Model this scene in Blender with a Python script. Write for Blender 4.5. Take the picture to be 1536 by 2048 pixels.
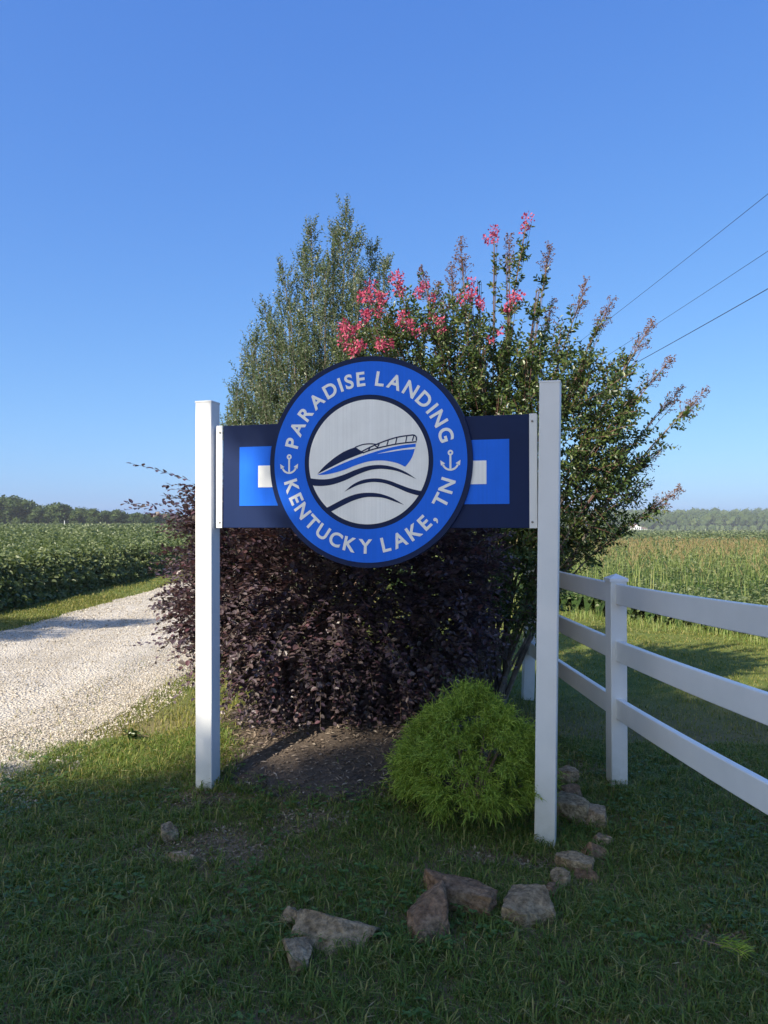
import bpy, bmesh, math, random
import numpy as np
from math import radians as R
for o in list(bpy.data.objects): bpy.data.objects.remove(o)
random.seed(7); rng = np.random.default_rng(7)
sc = bpy.context.scene; COL = sc.collection

# ------------------------------------------------------------------ camera, sky, sun, exposure
F = 1540.0; CZ = 1.5; HORY = 1050.0
cam = bpy.data.cameras.new('camera'); camo = bpy.data.objects.new('camera', cam); COL.objects.link(camo)
cam.sensor_fit = 'VERTICAL'; cam.sensor_height = 36; cam.lens = F / 2048 * 36
cam.clip_start = .05; cam.clip_end = 6000
camo.location = (0, 0, CZ); camo.rotation_euler = (R(90) + math.atan(26 / F), 0, 0)
sc.camera = camo
ELEV = 38.0; SH = np.array([-.66, -.751])           # horizontal direction towards the sun
wd = bpy.data.worlds.new('World'); sc.world = wd; wd.use_nodes = True
nt = wd.node_tree; bg = nt.nodes['Background']
sky = nt.nodes.new('ShaderNodeTexSky'); sky.sky_type = 'NISHITA'; sky.sun_disc = False
sky.sun_elevation = R(ELEV); sky.sun_rotation = math.atan2(SH[0], SH[1]) % (2 * math.pi)
sky.air_density = .7; sky.dust_density = 1.7; sky.ozone_density = 6
sep = nt.nodes.new('ShaderNodeSeparateColor'); cmb = nt.nodes.new('ShaderNodeCombineColor')
nt.links.new(sky.outputs[0], sep.inputs[0])
for i, (g, a) in enumerate([(.93, .955), (.74, 1.41), (.38, 2.966)]):   # film response of the clear sky
    p = nt.nodes.new('ShaderNodeMath'); p.operation = 'POWER'; p.inputs[1].default_value = g
    m = nt.nodes.new('ShaderNodeMath'); m.operation = 'MULTIPLY'; m.inputs[1].default_value = a
    nt.links.new(sep.outputs[i], p.inputs[0]); nt.links.new(p.outputs[0], m.inputs[0]); nt.links.new(m.outputs[0], cmb.inputs[i])
nt.links.new(cmb.outputs[0], bg.inputs[0]); bg.inputs[1].default_value = .1
sl = bpy.data.lights.new('sun', 'SUN'); sl.energy = 4.6; sl.angle = R(.53); sl.color = (1, .91, .76)
so = bpy.data.objects.new('sun', sl); COL.objects.link(so); so.location = (-30, -45, 40)
ce, se = math.cos(R(ELEV)), math.sin(R(ELEV))
from mathutils import Vector, Matrix, noise as mn
so.rotation_euler = Vector((SH[0] * ce, SH[1] * ce, se)).to_track_quat('Z', 'Y').to_euler()
vs = sc.view_settings; vs.view_transform = 'Standard'; vs.look = 'None'; vs.exposure = .92; vs.gamma = 1; vs.use_curve_mapping = False
sc.cycles.use_denoising = True
sc.cycles.max_bounces = 8; sc.cycles.transparent_max_bounces = 8

# ------------------------------------------------------------------ helpers
def at(px, py=None, D=None, z=None):
    """world point seen at a photograph pixel, at depth D or on height z"""
    if D is None: D = (CZ - z) * F / (py - HORY)
    return np.array([(px - 768) / F * D, D, CZ + (HORY - py) * D / F])

def fnoise(x, y, s=1.0, seed=0):
    x = np.asarray(x, float) * s; y = np.asarray(y, float) * s; k = seed * 1.7
    return (np.sin(1.3*x + 2.1*y + k) * np.cos(.9*x - 1.7*y + 2*k) + .6*np.sin(2.7*x - 1.9*y + 3*k) * np.cos(2.3*y + 3.1*x + k)
            + .35*np.sin(5.3*x + 4.1*y + k) * np.cos(6.1*y - 4.7*x - k)) / 1.6

def sstep(a, b, x):
    t = np.clip((np.asarray(x, float) - a) / (b - a), 0, 1); return t * t * (3 - 2 * t)

def h(x, y):
    x = np.asarray(x, float); y = np.asarray(y, float)
    z = -.1 + .27 * np.exp(-(((x + .3) / 1.25) ** 2 + ((y - 5.6) / 1.4) ** 2))
    z = z - .045 * np.exp(-(((x - .95) / .5) ** 2 + ((y - 3.85) / .6) ** 2))
    D = np.maximum(y - 9, 0)
    t = sstep(-.16, .16, x / np.maximum(np.abs(y), 3))
    z = z + (.0034 * (1 - t) - .0062 * t) * D
    z = z - .12 * sstep(2.5, 7, x) * sstep(2, 9, y)
    near = 1 - sstep(20, 60, np.hypot(x, y))
    return z + near * (.014 * fnoise(x, y, 1.3, 1) + .006 * fnoise(x, y, 4.5, 2))

class MB:
    """collects numpy chunks of vertices and faces, then links them as one mesh object"""
    def __init__(s): s.v = []; s.f = []; s.n = 0; s.sm = False
    def add(s, v, f):
        v = np.asarray(v, float).reshape(-1, 3); f = np.asarray(f, int)
        s.f.append(f + s.n); s.v.append(v); s.n += len(v)
    def mesh(s, name):
        me = bpy.data.meshes.new(name)
        v = np.concatenate(s.v) if s.v else np.zeros((0, 3))
        me.vertices.add(len(v)); me.vertices.foreach_set('co', v.ravel().astype(np.float32))
        loops = np.concatenate([f.ravel() for f in s.f]); tot = np.concatenate([np.full(len(f), f.shape[1]) for f in s.f])
        st = np.concatenate([[0], np.cumsum(tot)[:-1]])
        me.loops.add(len(loops)); me.loops.foreach_set('vertex_index', loops.astype(np.int32))
        me.polygons.add(len(tot)); me.polygons.foreach_set('loop_start', st.astype(np.int32)); me.polygons.foreach_set('loop_total', tot.astype(np.int32))
        me.polygons.foreach_set('use_smooth', np.full(len(tot), s.sm))
        me.update(calc_edges=True); me.validate(); return me
    def build(s, name, mat, parent=None, **kw):
        return link(name, s.mesh(name), mat, parent, **kw)

def link(name, me, mat=None, parent=None, loc=(0, 0, 0), rot=(0, 0, 0), label=None, cat=None, group=None, kind=None):
    o = bpy.data.objects.new(name, me); COL.objects.link(o)
    if mat and me is not None and not me.materials: me.materials.append(mat)
    o.parent = parent; o.location = loc; o.rotation_euler = rot
    if label: o['label'] = label
    if cat: o['category'] = cat
    if group: o['group'] = group
    if kind: o['kind'] = kind
    return o

def thing(name, label, cat, loc=(0, 0, 0), rz=0, group=None):
    return link(name, None, loc=loc, rot=(0, 0, rz), label=label, cat=cat, group=group)

def unit(a): return a / np.maximum(np.linalg.norm(a, axis=-1, keepdims=True), 1e-9)

def leaves(mb, C, A, N, L, W, fold=.18, droop=.12):
    n = len(C); A = unit(A); B = unit(np.cross(A, N)); N = np.cross(B, A)
    L = np.broadcast_to(L, n)[:, None]; W = np.broadcast_to(W, n)[:, None]
    v = np.stack([C, C + A*L*.33 + B*W*.5 + N*fold*W, C + A*L*.7 + B*W*.4 + N*(fold*W - droop*.4*L), C + A*L - N*droop*L,
                  C + A*L*.7 - B*W*.4 + N*(fold*W - droop*.4*L), C + A*L*.33 - B*W*.5 + N*fold*W], 1).reshape(-1, 3)
    b = np.arange(n)[:, None] * 6
    mb.add(v, np.concatenate([b + [0, 1, 2, 3], b + [0, 3, 4, 5]]))

def cards(mb, C, A, N, L, W):
    """cheap diamond leaf"""
    n = len(C); A = unit(A); B = unit(np.cross(A, N)); N = np.cross(B, A)
    L = np.broadcast_to(L, n)[:, None]; W = np.broadcast_to(W, n)[:, None]
    v = np.stack([C, C + A*L*.5 + B*W*.5 + N*W*.15, C + A*L, C + A*L*.5 - B*W*.5 + N*W*.15], 1).reshape(-1, 3)
    mb.add(v, np.arange(n)[:, None] * 4 + [0, 1, 2, 3])

def blades(mb, C, ang, H, W, lean):
    """grass blades: two segments bending over"""
    n = len(C); d = np.stack([np.cos(ang), np.sin(ang), 0*ang], 1); b = np.stack([-np.sin(ang), np.cos(ang), 0*ang], 1)
    H = H[:, None]; W = W[:, None]; lean = lean[:, None]; up = np.array([0, 0, 1.])
    m = C + up*H*.62 + d*H*lean*.35; t = C + up*H*(1 - .35*lean) + d*H*lean
    v = np.stack([C - b*W*.5, C + b*W*.5, m + b*W*.4, m - b*W*.4, t], 1).reshape(-1, 3)
    i = np.arange(n)[:, None] * 5
    mb.add(v, i + [0, 1, 2, 3]); 
    mb.f.append(i + [3, 2, 4] + (mb.n - len(v)))

def tube(mb, pts, rad, sides=6):
    pts = np.asarray(pts, float); n = len(pts); rad = np.broadcast_to(rad, n)
    t = unit(np.gradient(pts, axis=0)); ref = np.array([.3, .9, .1]) if abs(t[0][2]) > .7 else np.array([0, 0, 1.])
    a = unit(np.cross(t, ref)); b = np.cross(t, a)
    th = np.arange(sides) / sides * 2 * math.pi
    v = pts[:, None] + rad[:, None, None] * (np.cos(th)[None, :, None] * a[:, None] + np.sin(th)[None, :, None] * b[:, None])
    i = np.arange(n - 1)[:, None] * sides; j = np.arange(sides)[None]; k = (j + 1) % sides
    mb.add(v.reshape(-1, 3), np.stack([i + j, i + k, i + k + sides, i + j + sides], -1).reshape(-1, 4))

def curve(p0, p1, bend, n=7):
    p0, p1 = np.asarray(p0, float), np.asarray(p1, float); t = np.linspace(0, 1, n)[:, None]
    return p0 * (1-t)**2 + 2*t*(1-t) * ((p0 + p1) / 2 + bend) + p1 * t**2

def bevbox(name, mat, parent, size, loc, bev=.004, rot=(0, 0, 0), seg=2, **kw):
    bm = bmesh.new(); bmesh.ops.create_cube(bm, size=1)
    for v in bm.verts: v.co = Vector((v.co.x*size[0], v.co.y*size[1], v.co.z*size[2]))
    if bev: bmesh.ops.bevel(bm, geom=bm.edges[:], offset=bev, segments=seg, affect='EDGES', profile=.5)
    me = bpy.data.meshes.new(name); bm.to_mesh(me); bm.free()
    return link(name, me, mat, parent, loc, rot, **kw)

def rand_dir(n):
    return unit(rng.normal(size=(n, 3)))

# ------------------------------------------------------------------ materials
MATS = {}
def nodes(name):
    m = bpy.data.materials.new(name); m.use_nodes = True; MATS[name] = m
    return m, m.node_tree, m.node_tree.nodes['Principled BSDF']
def ramp(nt, cols, fac=None, pos=None):
    r = nt.nodes.new('ShaderNodeValToRGB'); e = r.color_ramp.elements
    while len(e) < len(cols): e.new(.5)
    for i, c in enumerate(cols):
        e[i].position = pos[i] if pos else i / (len(cols) - 1); e[i].color = (*c, 1)
    if fac is not None: nt.links.new(fac, r.inputs[0])
    return r
def tex(nt, scale, detail=4, rough=.6, vec=None, kind='ShaderNodeTexNoise'):
    t = nt.nodes.new(kind); t.inputs['Scale'].default_value = scale
    if kind == 'ShaderNodeTexNoise': t.inputs['Detail'].default_value = detail; t.inputs['Roughness'].default_value = rough
    if vec is not None: nt.links.new(vec, t.inputs['Vector'])
    return t
def pos(nt, obj=False):
    if obj: return nt.nodes.new('ShaderNodeTexCoord').outputs['Object']
    return nt.nodes.new('ShaderNodeNewGeometry').outputs['Position']
def bump(nt, p, height, strength, dist=.02):
    b = nt.nodes.new('ShaderNodeBump'); b.inputs['Strength'].default_value = strength; b.inputs['Distance'].default_value = dist
    nt.links.new(height, b.inputs['Height']); nt.links.new(b.outputs[0], p.inputs['Normal'])
def mixc(nt, a, b, fac, mode='MIX'):
    m = nt.nodes.new('ShaderNodeMix'); m.data_type = 'RGBA'; m.blend_type = mode
    for s, v in ((m.inputs[6], a), (m.inputs[7], b), (m.inputs[0], fac)):
        if isinstance(v, (int, float)): s.default_value = v
        elif isinstance(v, tuple): s.default_value = (*v, 1)
        else: nt.links.new(v, s)
    return m.outputs[2]

def leafmat(name, cols, trans=.35, rough=.5, spec=.35, tint=(1.25, 1.3, .6), patch=0):
    m, nt, p = nodes(name); g = nt.nodes.new('ShaderNodeNewGeometry')
    r = ramp(nt, cols, g.outputs['Random Per Island']); c = r.outputs[0]
    if patch:
        n = tex(nt, patch, 3); c = mixc(nt, c, mixc(nt, c, (1.5, 1.25, .8), 1.0, 'MULTIPLY'), n.outputs[0])
    nt.links.new(c, p.inputs['Base Color'])
    p.inputs['Roughness'].default_value = rough; p.inputs['Specular IOR Level'].default_value = spec
    if trans:
        t = nt.nodes.new('ShaderNodeBsdfTranslucent'); x = nt.nodes.new('ShaderNodeMixShader'); x.inputs[0].default_value = trans
        nt.links.new(mixc(nt, c, tint, 1.0, 'MULTIPLY'), t.inputs[0])
        nt.links.new(p.outputs[0], x.inputs[1]); nt.links.new(t.outputs[0], x.inputs[2]); nt.links.new(x.outputs[0], nt.nodes['Material Output'].inputs[0])
    return m

def plain(name, col, rough=.5, metal=0, spec=.5, var=0, vscale=3, bscale=0, bstr=.2):
    m, nt, p = nodes(name); p.inputs['Base Color'].default_value = (*col, 1)
    p.inputs['Roughness'].default_value = rough; p.inputs['Metallic'].default_value = metal; p.inputs['Specular IOR Level'].default_value = spec
    if var:
        n = tex(nt, vscale, 5, .65, pos(nt, True))
        nt.links.new(ramp(nt, [tuple(c * (1 - var) for c in col), tuple(min(1, c * (1 + var)) for c in col)], n.outputs[0], [.3, .7]).outputs[0], p.inputs['Base Color'])
    if bscale: bump(nt, p, tex(nt, bscale, 4, .6, pos(nt, True)).outputs[0], bstr)
    return m

# lawn soil under the grass
m, nt, p = nodes('soil'); P = pos(nt)
a = tex(nt, 1.1, 6, .65, P); b = tex(nt, 40, 5, .7, P); f = tex(nt, .05, 4, .6, P)
near = ramp(nt, [(.12, .09, .052), (.20, .145, .088), (.27, .20, .125)], a.outputs[0], [.3, .5, .7]).outputs[0]
a2 = tex(nt, 3.5, 6, .7, P)
far = ramp(nt, [(.07, .10, .024), (.115, .145, .036), (.16, .17, .06)], a2.outputs[0], [.3, .5, .72]).outputs[0]
geo = nt.nodes.new('ShaderNodeSeparateXYZ'); nt.links.new(P, geo.inputs[0])
mr = nt.nodes.new('ShaderNodeMapRange'); mr.inputs[1].default_value = 4.6; mr.inputs[2].default_value = 7.5; nt.links.new(geo.outputs[1], mr.inputs[0])
nt.links.new(mixc(nt, near, far, mr.outputs[0]), p.inputs['Base Color']); p.inputs['Roughness'].default_value = .95; p.inputs['Specular IOR Level'].default_value = .1
bump(nt, p, b.outputs[0], .6, .02)
# crushed limestone road
m, nt, p = nodes('gravel'); P = pos(nt)
v = tex(nt, 42, kind='ShaderNodeTexVoronoi', vec=P); n1 = tex(nt, .7, 5, .6, P); n2 = tex(nt, 9, 5, .7, P)
c1 = ramp(nt, [(.29, .25, .195), (.44, .395, .325), (.55, .505, .43)], v.outputs['Color'], [.1, .5, .9]).outputs[0]
c2 = mixc(nt, c1, (.37, .32, .24), ramp(nt, [(0, 0, 0), (1, 1, 1)], n1.outputs[0], [.5, .75]).outputs[0])
c3 = mixc(nt, c2, (.56, .52, .45), ramp(nt, [(0, 0, 0), (.6, .6, .6)], n2.outputs[0], [.5, .7]).outputs[0])
sx_ = nt.nodes.new('ShaderNodeSeparateXYZ'); nt.links.new(P, sx_.inputs[0]); wob = nt.nodes.new('ShaderNodeMath'); wob.operation = 'MULTIPLY_ADD'; nt.links.new(n1.outputs[0], wob.inputs[0]); wob.inputs[1].default_value = .5; nt.links.new(sx_.outputs[0], wob.inputs[2])
mr = nt.nodes.new('ShaderNodeMapRange'); mr.inputs[1].default_value = -5.6; mr.inputs[2].default_value = -1.9; nt.links.new(wob.outputs[0], mr.inputs[0])
trk = ramp(nt, [(0, 0, 0), (0, 0, 0), (.75, .75, .75), (0, 0, 0), (0, 0, 0), (.75, .75, .75), (0, 0, 0)], mr.outputs[0], [0, .16, .27, .40, .58, .70, .82]).outputs[0]
c3 = mixc(nt, c3, (.57, .515, .425), trk)
nt.links.new(c3, p.inputs['Base Color']); p.inputs['Roughness'].default_value = .9; p.inputs['Specular IOR Level'].default_value = .2
bump(nt, p, v.outputs['Distance'], .9, .02)
m, nt, p = nodes('stones'); g = nt.nodes.new('ShaderNodeNewGeometry')
nt.links.new(ramp(nt, [(.24, .20, .15), (.37, .325, .255), (.46, .41, .335), (.56, .515, .44)], g.outputs['Random Per Island']).outputs[0], p.inputs['Base Color']); p.inputs['Roughness'].default_value = .85
# mulch
m, nt, p = nodes('mulch_bed'); P = pos(nt); a = tex(nt, 30, 6, .75, P); b = tex(nt, 2.2, 4, .6, P)
c = ramp(nt, [(.03, .022, .016), (.085, .062, .045), (.17, .13, .095)], a.outputs[0], [.3, .52, .75]).outputs[0]
nt.links.new(mixc(nt, c, (.16, .12, .085), ramp(nt, [(0, 0, 0), (.7, .7, .7)], b.outputs[0], [.45, .7]).outputs[0]), p.inputs['Base Color']); p.inputs['Roughness'].default_value = .95
bump(nt, p, a.outputs[0], 1, .03)
leafmat('chips', [(.05, .036, .026), (.12, .088, .065), (.20, .155, .115), (.34, .285, .22)], 0, .9, .2)
# rocks
def rockmat(name, c0, c1, c2):
    m, nt, p = nodes(name); P = pos(nt, True)
    a = tex(nt, 7, 8, .7, P); b = tex(nt, 38, 6, .7, P); c = tex(nt, 2.4, 4, .6, P)
    x = ramp(nt, [c0, c1, c2], a.outputs[0], [.3, .52, .72]).outputs[0]
    x = mixc(nt, x, (.12, .13, .085), ramp(nt, [(0, 0, 0), (.55, .55, .55)], c.outputs[0], [.52, .7]).outputs[0])
    nt.links.new(mixc(nt, x, ramp(nt, [(.4, .38, .34), (1.35, 1.3, 1.2)], b.outputs[0], [.34, .66]).outputs[0], 1.0, 'MULTIPLY'), p.inputs['Base Color'])
    p.inputs['Roughness'].default_value = .9; p.inputs['Specular IOR Level'].default_value = .25
    bump(nt, p, b.outputs[0], 1.0, .02); return m
rockmat('rock_red', (.17, .10, .06), (.29, .185, .115), (.39, .265, .175))
rockmat('rock_grey', (.21, .155, .095), (.37, .285, .185), (.51, .41, .285))
rockmat('rock_sand', (.27, .195, .125), (.43, .325, .22), (.56, .45, .33))
rockmat('rock_plank', (.18, .13, .08), (.38, .30, .20), (.50, .42, .30))
# white vinyl with specks and grass dirt at the foot
m, nt, p = nodes('vinyl'); P = pos(nt); a = tex(nt, 1.6, 5, .6, P); b = tex(nt, 26, 3, .6, P); s = nt.nodes.new('ShaderNodeSeparateXYZ'); nt.links.new(P, s.inputs[0])
c = ramp(nt, [(.70, .71, .70), (.80, .80, .79)], a.outputs[0], [.35, .65]).outputs[0]
k = ramp(nt, [(1, 1, 1), (0, 0, 0)], b.outputs[0], [.24, .27]).outputs[0]
z = nt.nodes.new('ShaderNodeMapRange'); z.inputs[1].default_value = .45; z.inputs[2].default_value = -.12; nt.links.new(s.outputs[2], z.inputs[0])
q = nt.nodes.new('ShaderNodeMath'); q.operation = 'MULTIPLY'; nt.links.new(k, q.inputs[0]); nt.links.new(z.outputs[0], q.inputs[1])
st = tex(nt, 9, 4, .7, P); z2 = nt.nodes.new('ShaderNodeMapRange'); z2.inputs[1].default_value = .28; z2.inputs[2].default_value = -.14; nt.links.new(s.outputs[2], z2.inputs[0])
q2 = nt.nodes.new('ShaderNodeMath'); q2.operation = 'MULTIPLY'; nt.links.new(st.outputs[0], q2.inputs[0]); nt.links.new(z2.outputs[0], q2.inputs[1])
c = mixc(nt, c, (.28, .27, .16), q2.outputs[0]); c = mixc(nt, c, (.07, .08, .05), q.outputs[0])
nt.links.new(c, p.inputs['Base Color']); p.inputs['Roughness'].default_value = .38
# brushed sign faces
def brushed(name, col, metal, rough):
    m, nt, p = nodes(name); tc = nt.nodes.new('ShaderNodeTexCoord'); mp = nt.nodes.new('ShaderNodeMapping'); mp.inputs['Scale'].default_value = (90, 1, 1.2)
    nt.links.new(tc.outputs['Object'], mp.inputs[0]); a = tex(nt, 1, 4, .6, mp.outputs[0]); b = tex(nt, 4, 4, .6, tc.outputs['Object'])
    c = ramp(nt, [tuple(x * .94 for x in col), tuple(min(1, x * 1.05) for x in col)], a.outputs[0], [.3, .7]).outputs[0]
    nt.links.new(mixc(nt, c, tuple(x * .8 for x in col), ramp(nt, [(0, 0, 0), (.5, .5, .5)], b.outputs[0], [.45, .7]).outputs[0]), p.inputs['Base Color'])
    p.inputs['Metallic'].default_value = metal; p.inputs['Specular IOR Level'].default_value = .2
    mr = nt.nodes.new('ShaderNodeMapRange'); mr.inputs[3].default_value = rough - .06; mr.inputs[4].default_value = rough + .08; nt.links.new(a.outputs[0], mr.inputs[0]); nt.links.new(mr.outputs[0], p.inputs['Roughness'])
    return m
brushed('sign_silver', (.86, .86, .84), .25, .42); brushed('sign_blue', (.014, .15, .78), .25, .42)
brushed('sign_navy', (.005, .018, .075), .0, .5)
plain('screw', (.25, .24, .23), .4, .9); plain('wire', (.02, .02, .022), .6); plain('pole_wood', (.12, .09, .065), .9, var=.3, vscale=8)
def bark(name, col): return plain(name, col, .9, spec=.15, var=.4, vscale=14, bscale=40, bstr=.6)
bark('bark_grey', (.17, .145, .12)); bark('bark_dark', (.075, .058, .045)); bark('bark_tan', (.26, .18, .13)); plain('twig_red', (.12, .055, .045), .8)

leafmat('purple_leaf', [(.045, .030, .044), (.07, .047, .062), (.092, .066, .074), (.12, .095, .085), (.12, .055, .07)], .22, .42, .55, (1.4, .95, .75))
leafmat('olive_leaf', [(.055, .088, .038), (.085, .128, .056), (.12, .165, .078), (.16, .20, .105)], .28, .42, .5)
leafmat('myrtle_leaf', [(.032, .058, .02), (.052, .09, .027), (.085, .135, .036), (.15, .18, .05)], .28, .38, .5)
leafmat('seed_head', [(.12, .06, .05), (.20, .11, .085), (.28, .18, .12)], .15, .8, .2)
leafmat('pink_flower', [(.36, .045, .09), (.50, .085, .16), (.60, .17, .25)], .3, .7, .2, (1.2, .8, .9))
leafmat('gold_thread', [(.12, .19, .028), (.22, .32, .045), (.33, .44, .065), (.46, .54, .11)], .3, .6, .2, (1.2, 1.2, .6))
leafmat('grass_blade', [(.058, .115, .024), (.082, .15, .034), (.11, .178, .044), (.145, .20, .055), (.30, .28, .13)], .35, .55, .25, patch=.9)
leafmat('grass_dry', [(.085, .125, .024), (.13, .165, .036), (.18, .195, .055), (.28, .25, .11)], .3, .55, .3, patch=.5)
leafmat('weed_leaf', [(.06, .125, .024), (.085, .165, .035), (.11, .20, .05)], .3, .45, .4)
leafmat('litter', [(.11, .08, .05), (.19, .14, .09), (.27, .21, .14), (.36, .30, .20)], 0, .9, .2)
leafmat('straw', [(.16, .15, .06), (.26, .23, .11), (.36, .31, .17)], .1, .8, .2)
leafmat('soy_leaf', [(.055, .085, .038), (.08, .118, .052), (.11, .15, .07), (.15, .19, .10)], .3, .45, .4, patch=.15)
leafmat('tall_grass', [(.12, .185, .035), (.18, .245, .06), (.25, .30, .09), (.33, .33, .13)], .3, .55, .3)
leafmat('grass_panicle', [(.20, .19, .075), (.25, .19, .09), (.28, .22, .12)], .2, .8, .2)
leafmat('tree_leaf', [(.028, .055, .018), (.045, .08, .025), (.06, .10, .033)], .25, .5, .3)
leafmat('wood_leaf', [(.03, .055, .02), (.045, .078, .026), (.065, .10, .034)], .2, .6, .2, patch=.03)
plain('crop_under', (.03, .055, .016), .95, spec=.1, var=.4, vscale=2.5)
plain('house_white', (.75, .75, .74), .7); plain('house_roof', (.17, .10, .085), .8); plain('pane_dark', (.05, .06, .07), .15); plain('stake_white', (.8, .8, .78), .6)

# ------------------------------------------------------------------ the ground
_h0 = h
def h(x, y):
    x = np.asarray(x, float); y = np.asarray(y, float)
    return _h0(x, np.minimum(y, 640)) + 10 * sstep(650, 930, y) * sstep(-.16, .02, x / np.maximum(np.abs(y), 3))

def axis(a, b, step, lo, hi, g=1.16):
    m = list(np.arange(a, b + 1e-6, step)); s = step; v = b
    while v < hi: s *= g; v = v + s; m.append(v)
    s = step; v = a; pre = []
    while v > lo: s *= g; v = v - s; pre.append(v)
    return np.array(pre[::-1] + m)
def sheet(xs, ys, zf):
    X, Y = np.meshgrid(xs, ys); mb = MB(); mb.sm = True; ny, nx = X.shape
    i = np.arange(ny - 1)[:, None] * nx + np.arange(nx - 1)[None]
    mb.add(np.stack([X, Y, zf(X, Y)], -1), np.stack([i, i + 1, i + nx + 1, i + nx], -1).reshape(-1, 4)); return mb
sheet(axis(-7, 7, .1, -2500, 2500), axis(-1, 13, .1, -400, 3500), h).build('ground', MATS['soil'], kind='structure', label='lawn soil and open ground running to the horizon')

def road_l(y): return -5.62 + .10 * fnoise(y, 0*y, .9, 3) + .05 * fnoise(y, 0*y + 3, 3.5, 4)
def road_r(y): return -2.42 + .035 * np.minimum(y, 12) + .09 * fnoise(y, 0*y + 9, 1.1, 5) + .05 * fnoise(y, 0*y + 5, 4.1, 6)
ys = axis(-1, 22, .09, -60, 420, 1.12); us = np.linspace(0, 1, 46)
U, Y = np.meshgrid(us, ys); X = road_l(Y) * (1 - U) + road_r(Y) * U
Z = h(X, Y) + .006 + .03 * np.sin(np.pi * U) ** .5 - .015 * np.exp(-((U - .28) / .09) ** 2) - .015 * np.exp(-((U - .74) / .09) ** 2)
mb = MB(); mb.sm = True; nx = len(us); i = np.arange(len(ys) - 1)[:, None] * nx + np.arange(nx - 1)[None]
mb.add(np.stack([X, Y, Z], -1), np.stack([i, i + 1, i + nx + 1, i + nx], -1).reshape(-1, 4))
mb.build('gravel_road', MATS['gravel'], kind='structure', label='pale crushed stone drive')

# loose stones of the road
n = 80000; y = 3.2 * (26 / 3.2) ** rng.random(n); u = rng.random(n); u = np.where(rng.random(n) < .35, 1 - rng.normal(.02, .07, n), u)
x = road_l(y) * (1 - u) + road_r(y) * u; keep = (x / y > -.62) & (u < 1.09) & (rng.random(n) > .72 * np.exp(-((u - .28) / .07) ** 2) + .72 * np.exp(-((u - .72) / .07) ** 2)); x, y = x[keep], y[keep]; n = len(x)
r = rng.uniform(.0035, .009, n) * rng.choice([.8, 1, 1, 1.3, 1.7], n) * np.clip(y / 10, .9, 1.4)
oct_v = np.array([[1, 0, 0], [0, 1, 0], [-1, 0, 0], [0, -1, 0], [0, 0, .8], [0, 0, -.8]], float)
oct_f = np.array([[0, 1, 4], [1, 2, 4], [2, 3, 4], [3, 0, 4], [1, 0, 5], [2, 1, 5], [3, 2, 5], [0, 3, 5]])
V = oct_v[None] * rng.uniform(.6, 1.3, (n, 6, 3)) + rng.normal(0, .15, (n, 6, 3)); a = rng.random(n) * 6.3
V = np.stack([V[..., 0]*np.cos(a)[:, None] - V[..., 1]*np.sin(a)[:, None], V[..., 0]*np.sin(a)[:, None] + V[..., 1]*np.cos(a)[:, None], V[..., 2]], -1)
U_ = (x - road_l(y)) / (road_r(y) - road_l(y)); zc = h(x, y) + .006 + .03 * np.sqrt(np.maximum(np.sin(np.pi * np.clip(U_, 0, 1)), 0))
V = V * r[:, None, None] + np.stack([x, y, zc + r * .25], -1)[:, None]
mb = MB(); mb.add(V, (oct_f[None] + np.arange(n)[:, None, None] * 6).reshape(-1, 3))
mb.build('road_gravel', MATS['stones'], kind='stuff', label='loose pale stones lying on the drive', cat='gravel')

# planting bed of bark mulch
BC = np.array([-.05, 5.45])
def bed_r(th): return 1.0 + .07 * np.sin(3*th + 1) + .05 * np.sin(5*th) + .03 * np.sin(11*th + 2)
def bed_q(x, y):
    dx, dy = (x - BC[0]) / 1.16, (y - BC[1]) / 1.22
    return np.hypot(dx, dy) / bed_r(np.arctan2(dy, dx))
rs = np.linspace(0, 1, 34); ths = np.linspace(0, 2*np.pi, 121)[:-1]; RR, TT = np.meshgrid(rs, ths)
X = BC[0] + 1.16 * RR * bed_r(TT) * np.cos(TT); Y = BC[1] + 1.22 * RR * bed_r(TT) * np.sin(TT)
mb = MB(); mb.sm = True; nr = len(rs); i = np.arange(120)[:, None] * nr + np.arange(nr - 1)[None]; j = ((np.arange(120) + 1) % 120)[:, None] * nr + np.arange(nr - 1)[None]
mb.add(np.stack([X, Y, h(X, Y) + .004 + .02 * (1 - RR**4) + .006 * fnoise(X, Y, 9, 3)], -1), np.stack([i, i + 1, j + 1, j], -1).reshape(-1, 4))
mb.build('mulch_bed', MATS['mulch_bed'], kind='structure', label='raised bed of brown bark mulch under the shrubs')
n = 9000; q = np.sqrt(rng.random(n)); t = rng.random(n) * 6.3
x = BC[0] + 1.2 * q * bed_r(t) * np.cos(t); y = BC[1] + 1.26 * q * bed_r(t) * np.sin(t); A = rand_dir(n); A[:, 2] *= .3; N = rand_dir(n) * .5 + [0, 0, 1]
mb = MB(); cards(mb, np.stack([x, y, h(x, y) + .026 * (1 - q**4) + .008], -1), A, N, rng.uniform(.012, .05, n), rng.uniform(.005, .016, n))
mb.build('mulch_chips', MATS['chips'], kind='stuff', label='bark chips and dry leaf litter strewn over the bed', cat='mulch')

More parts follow.
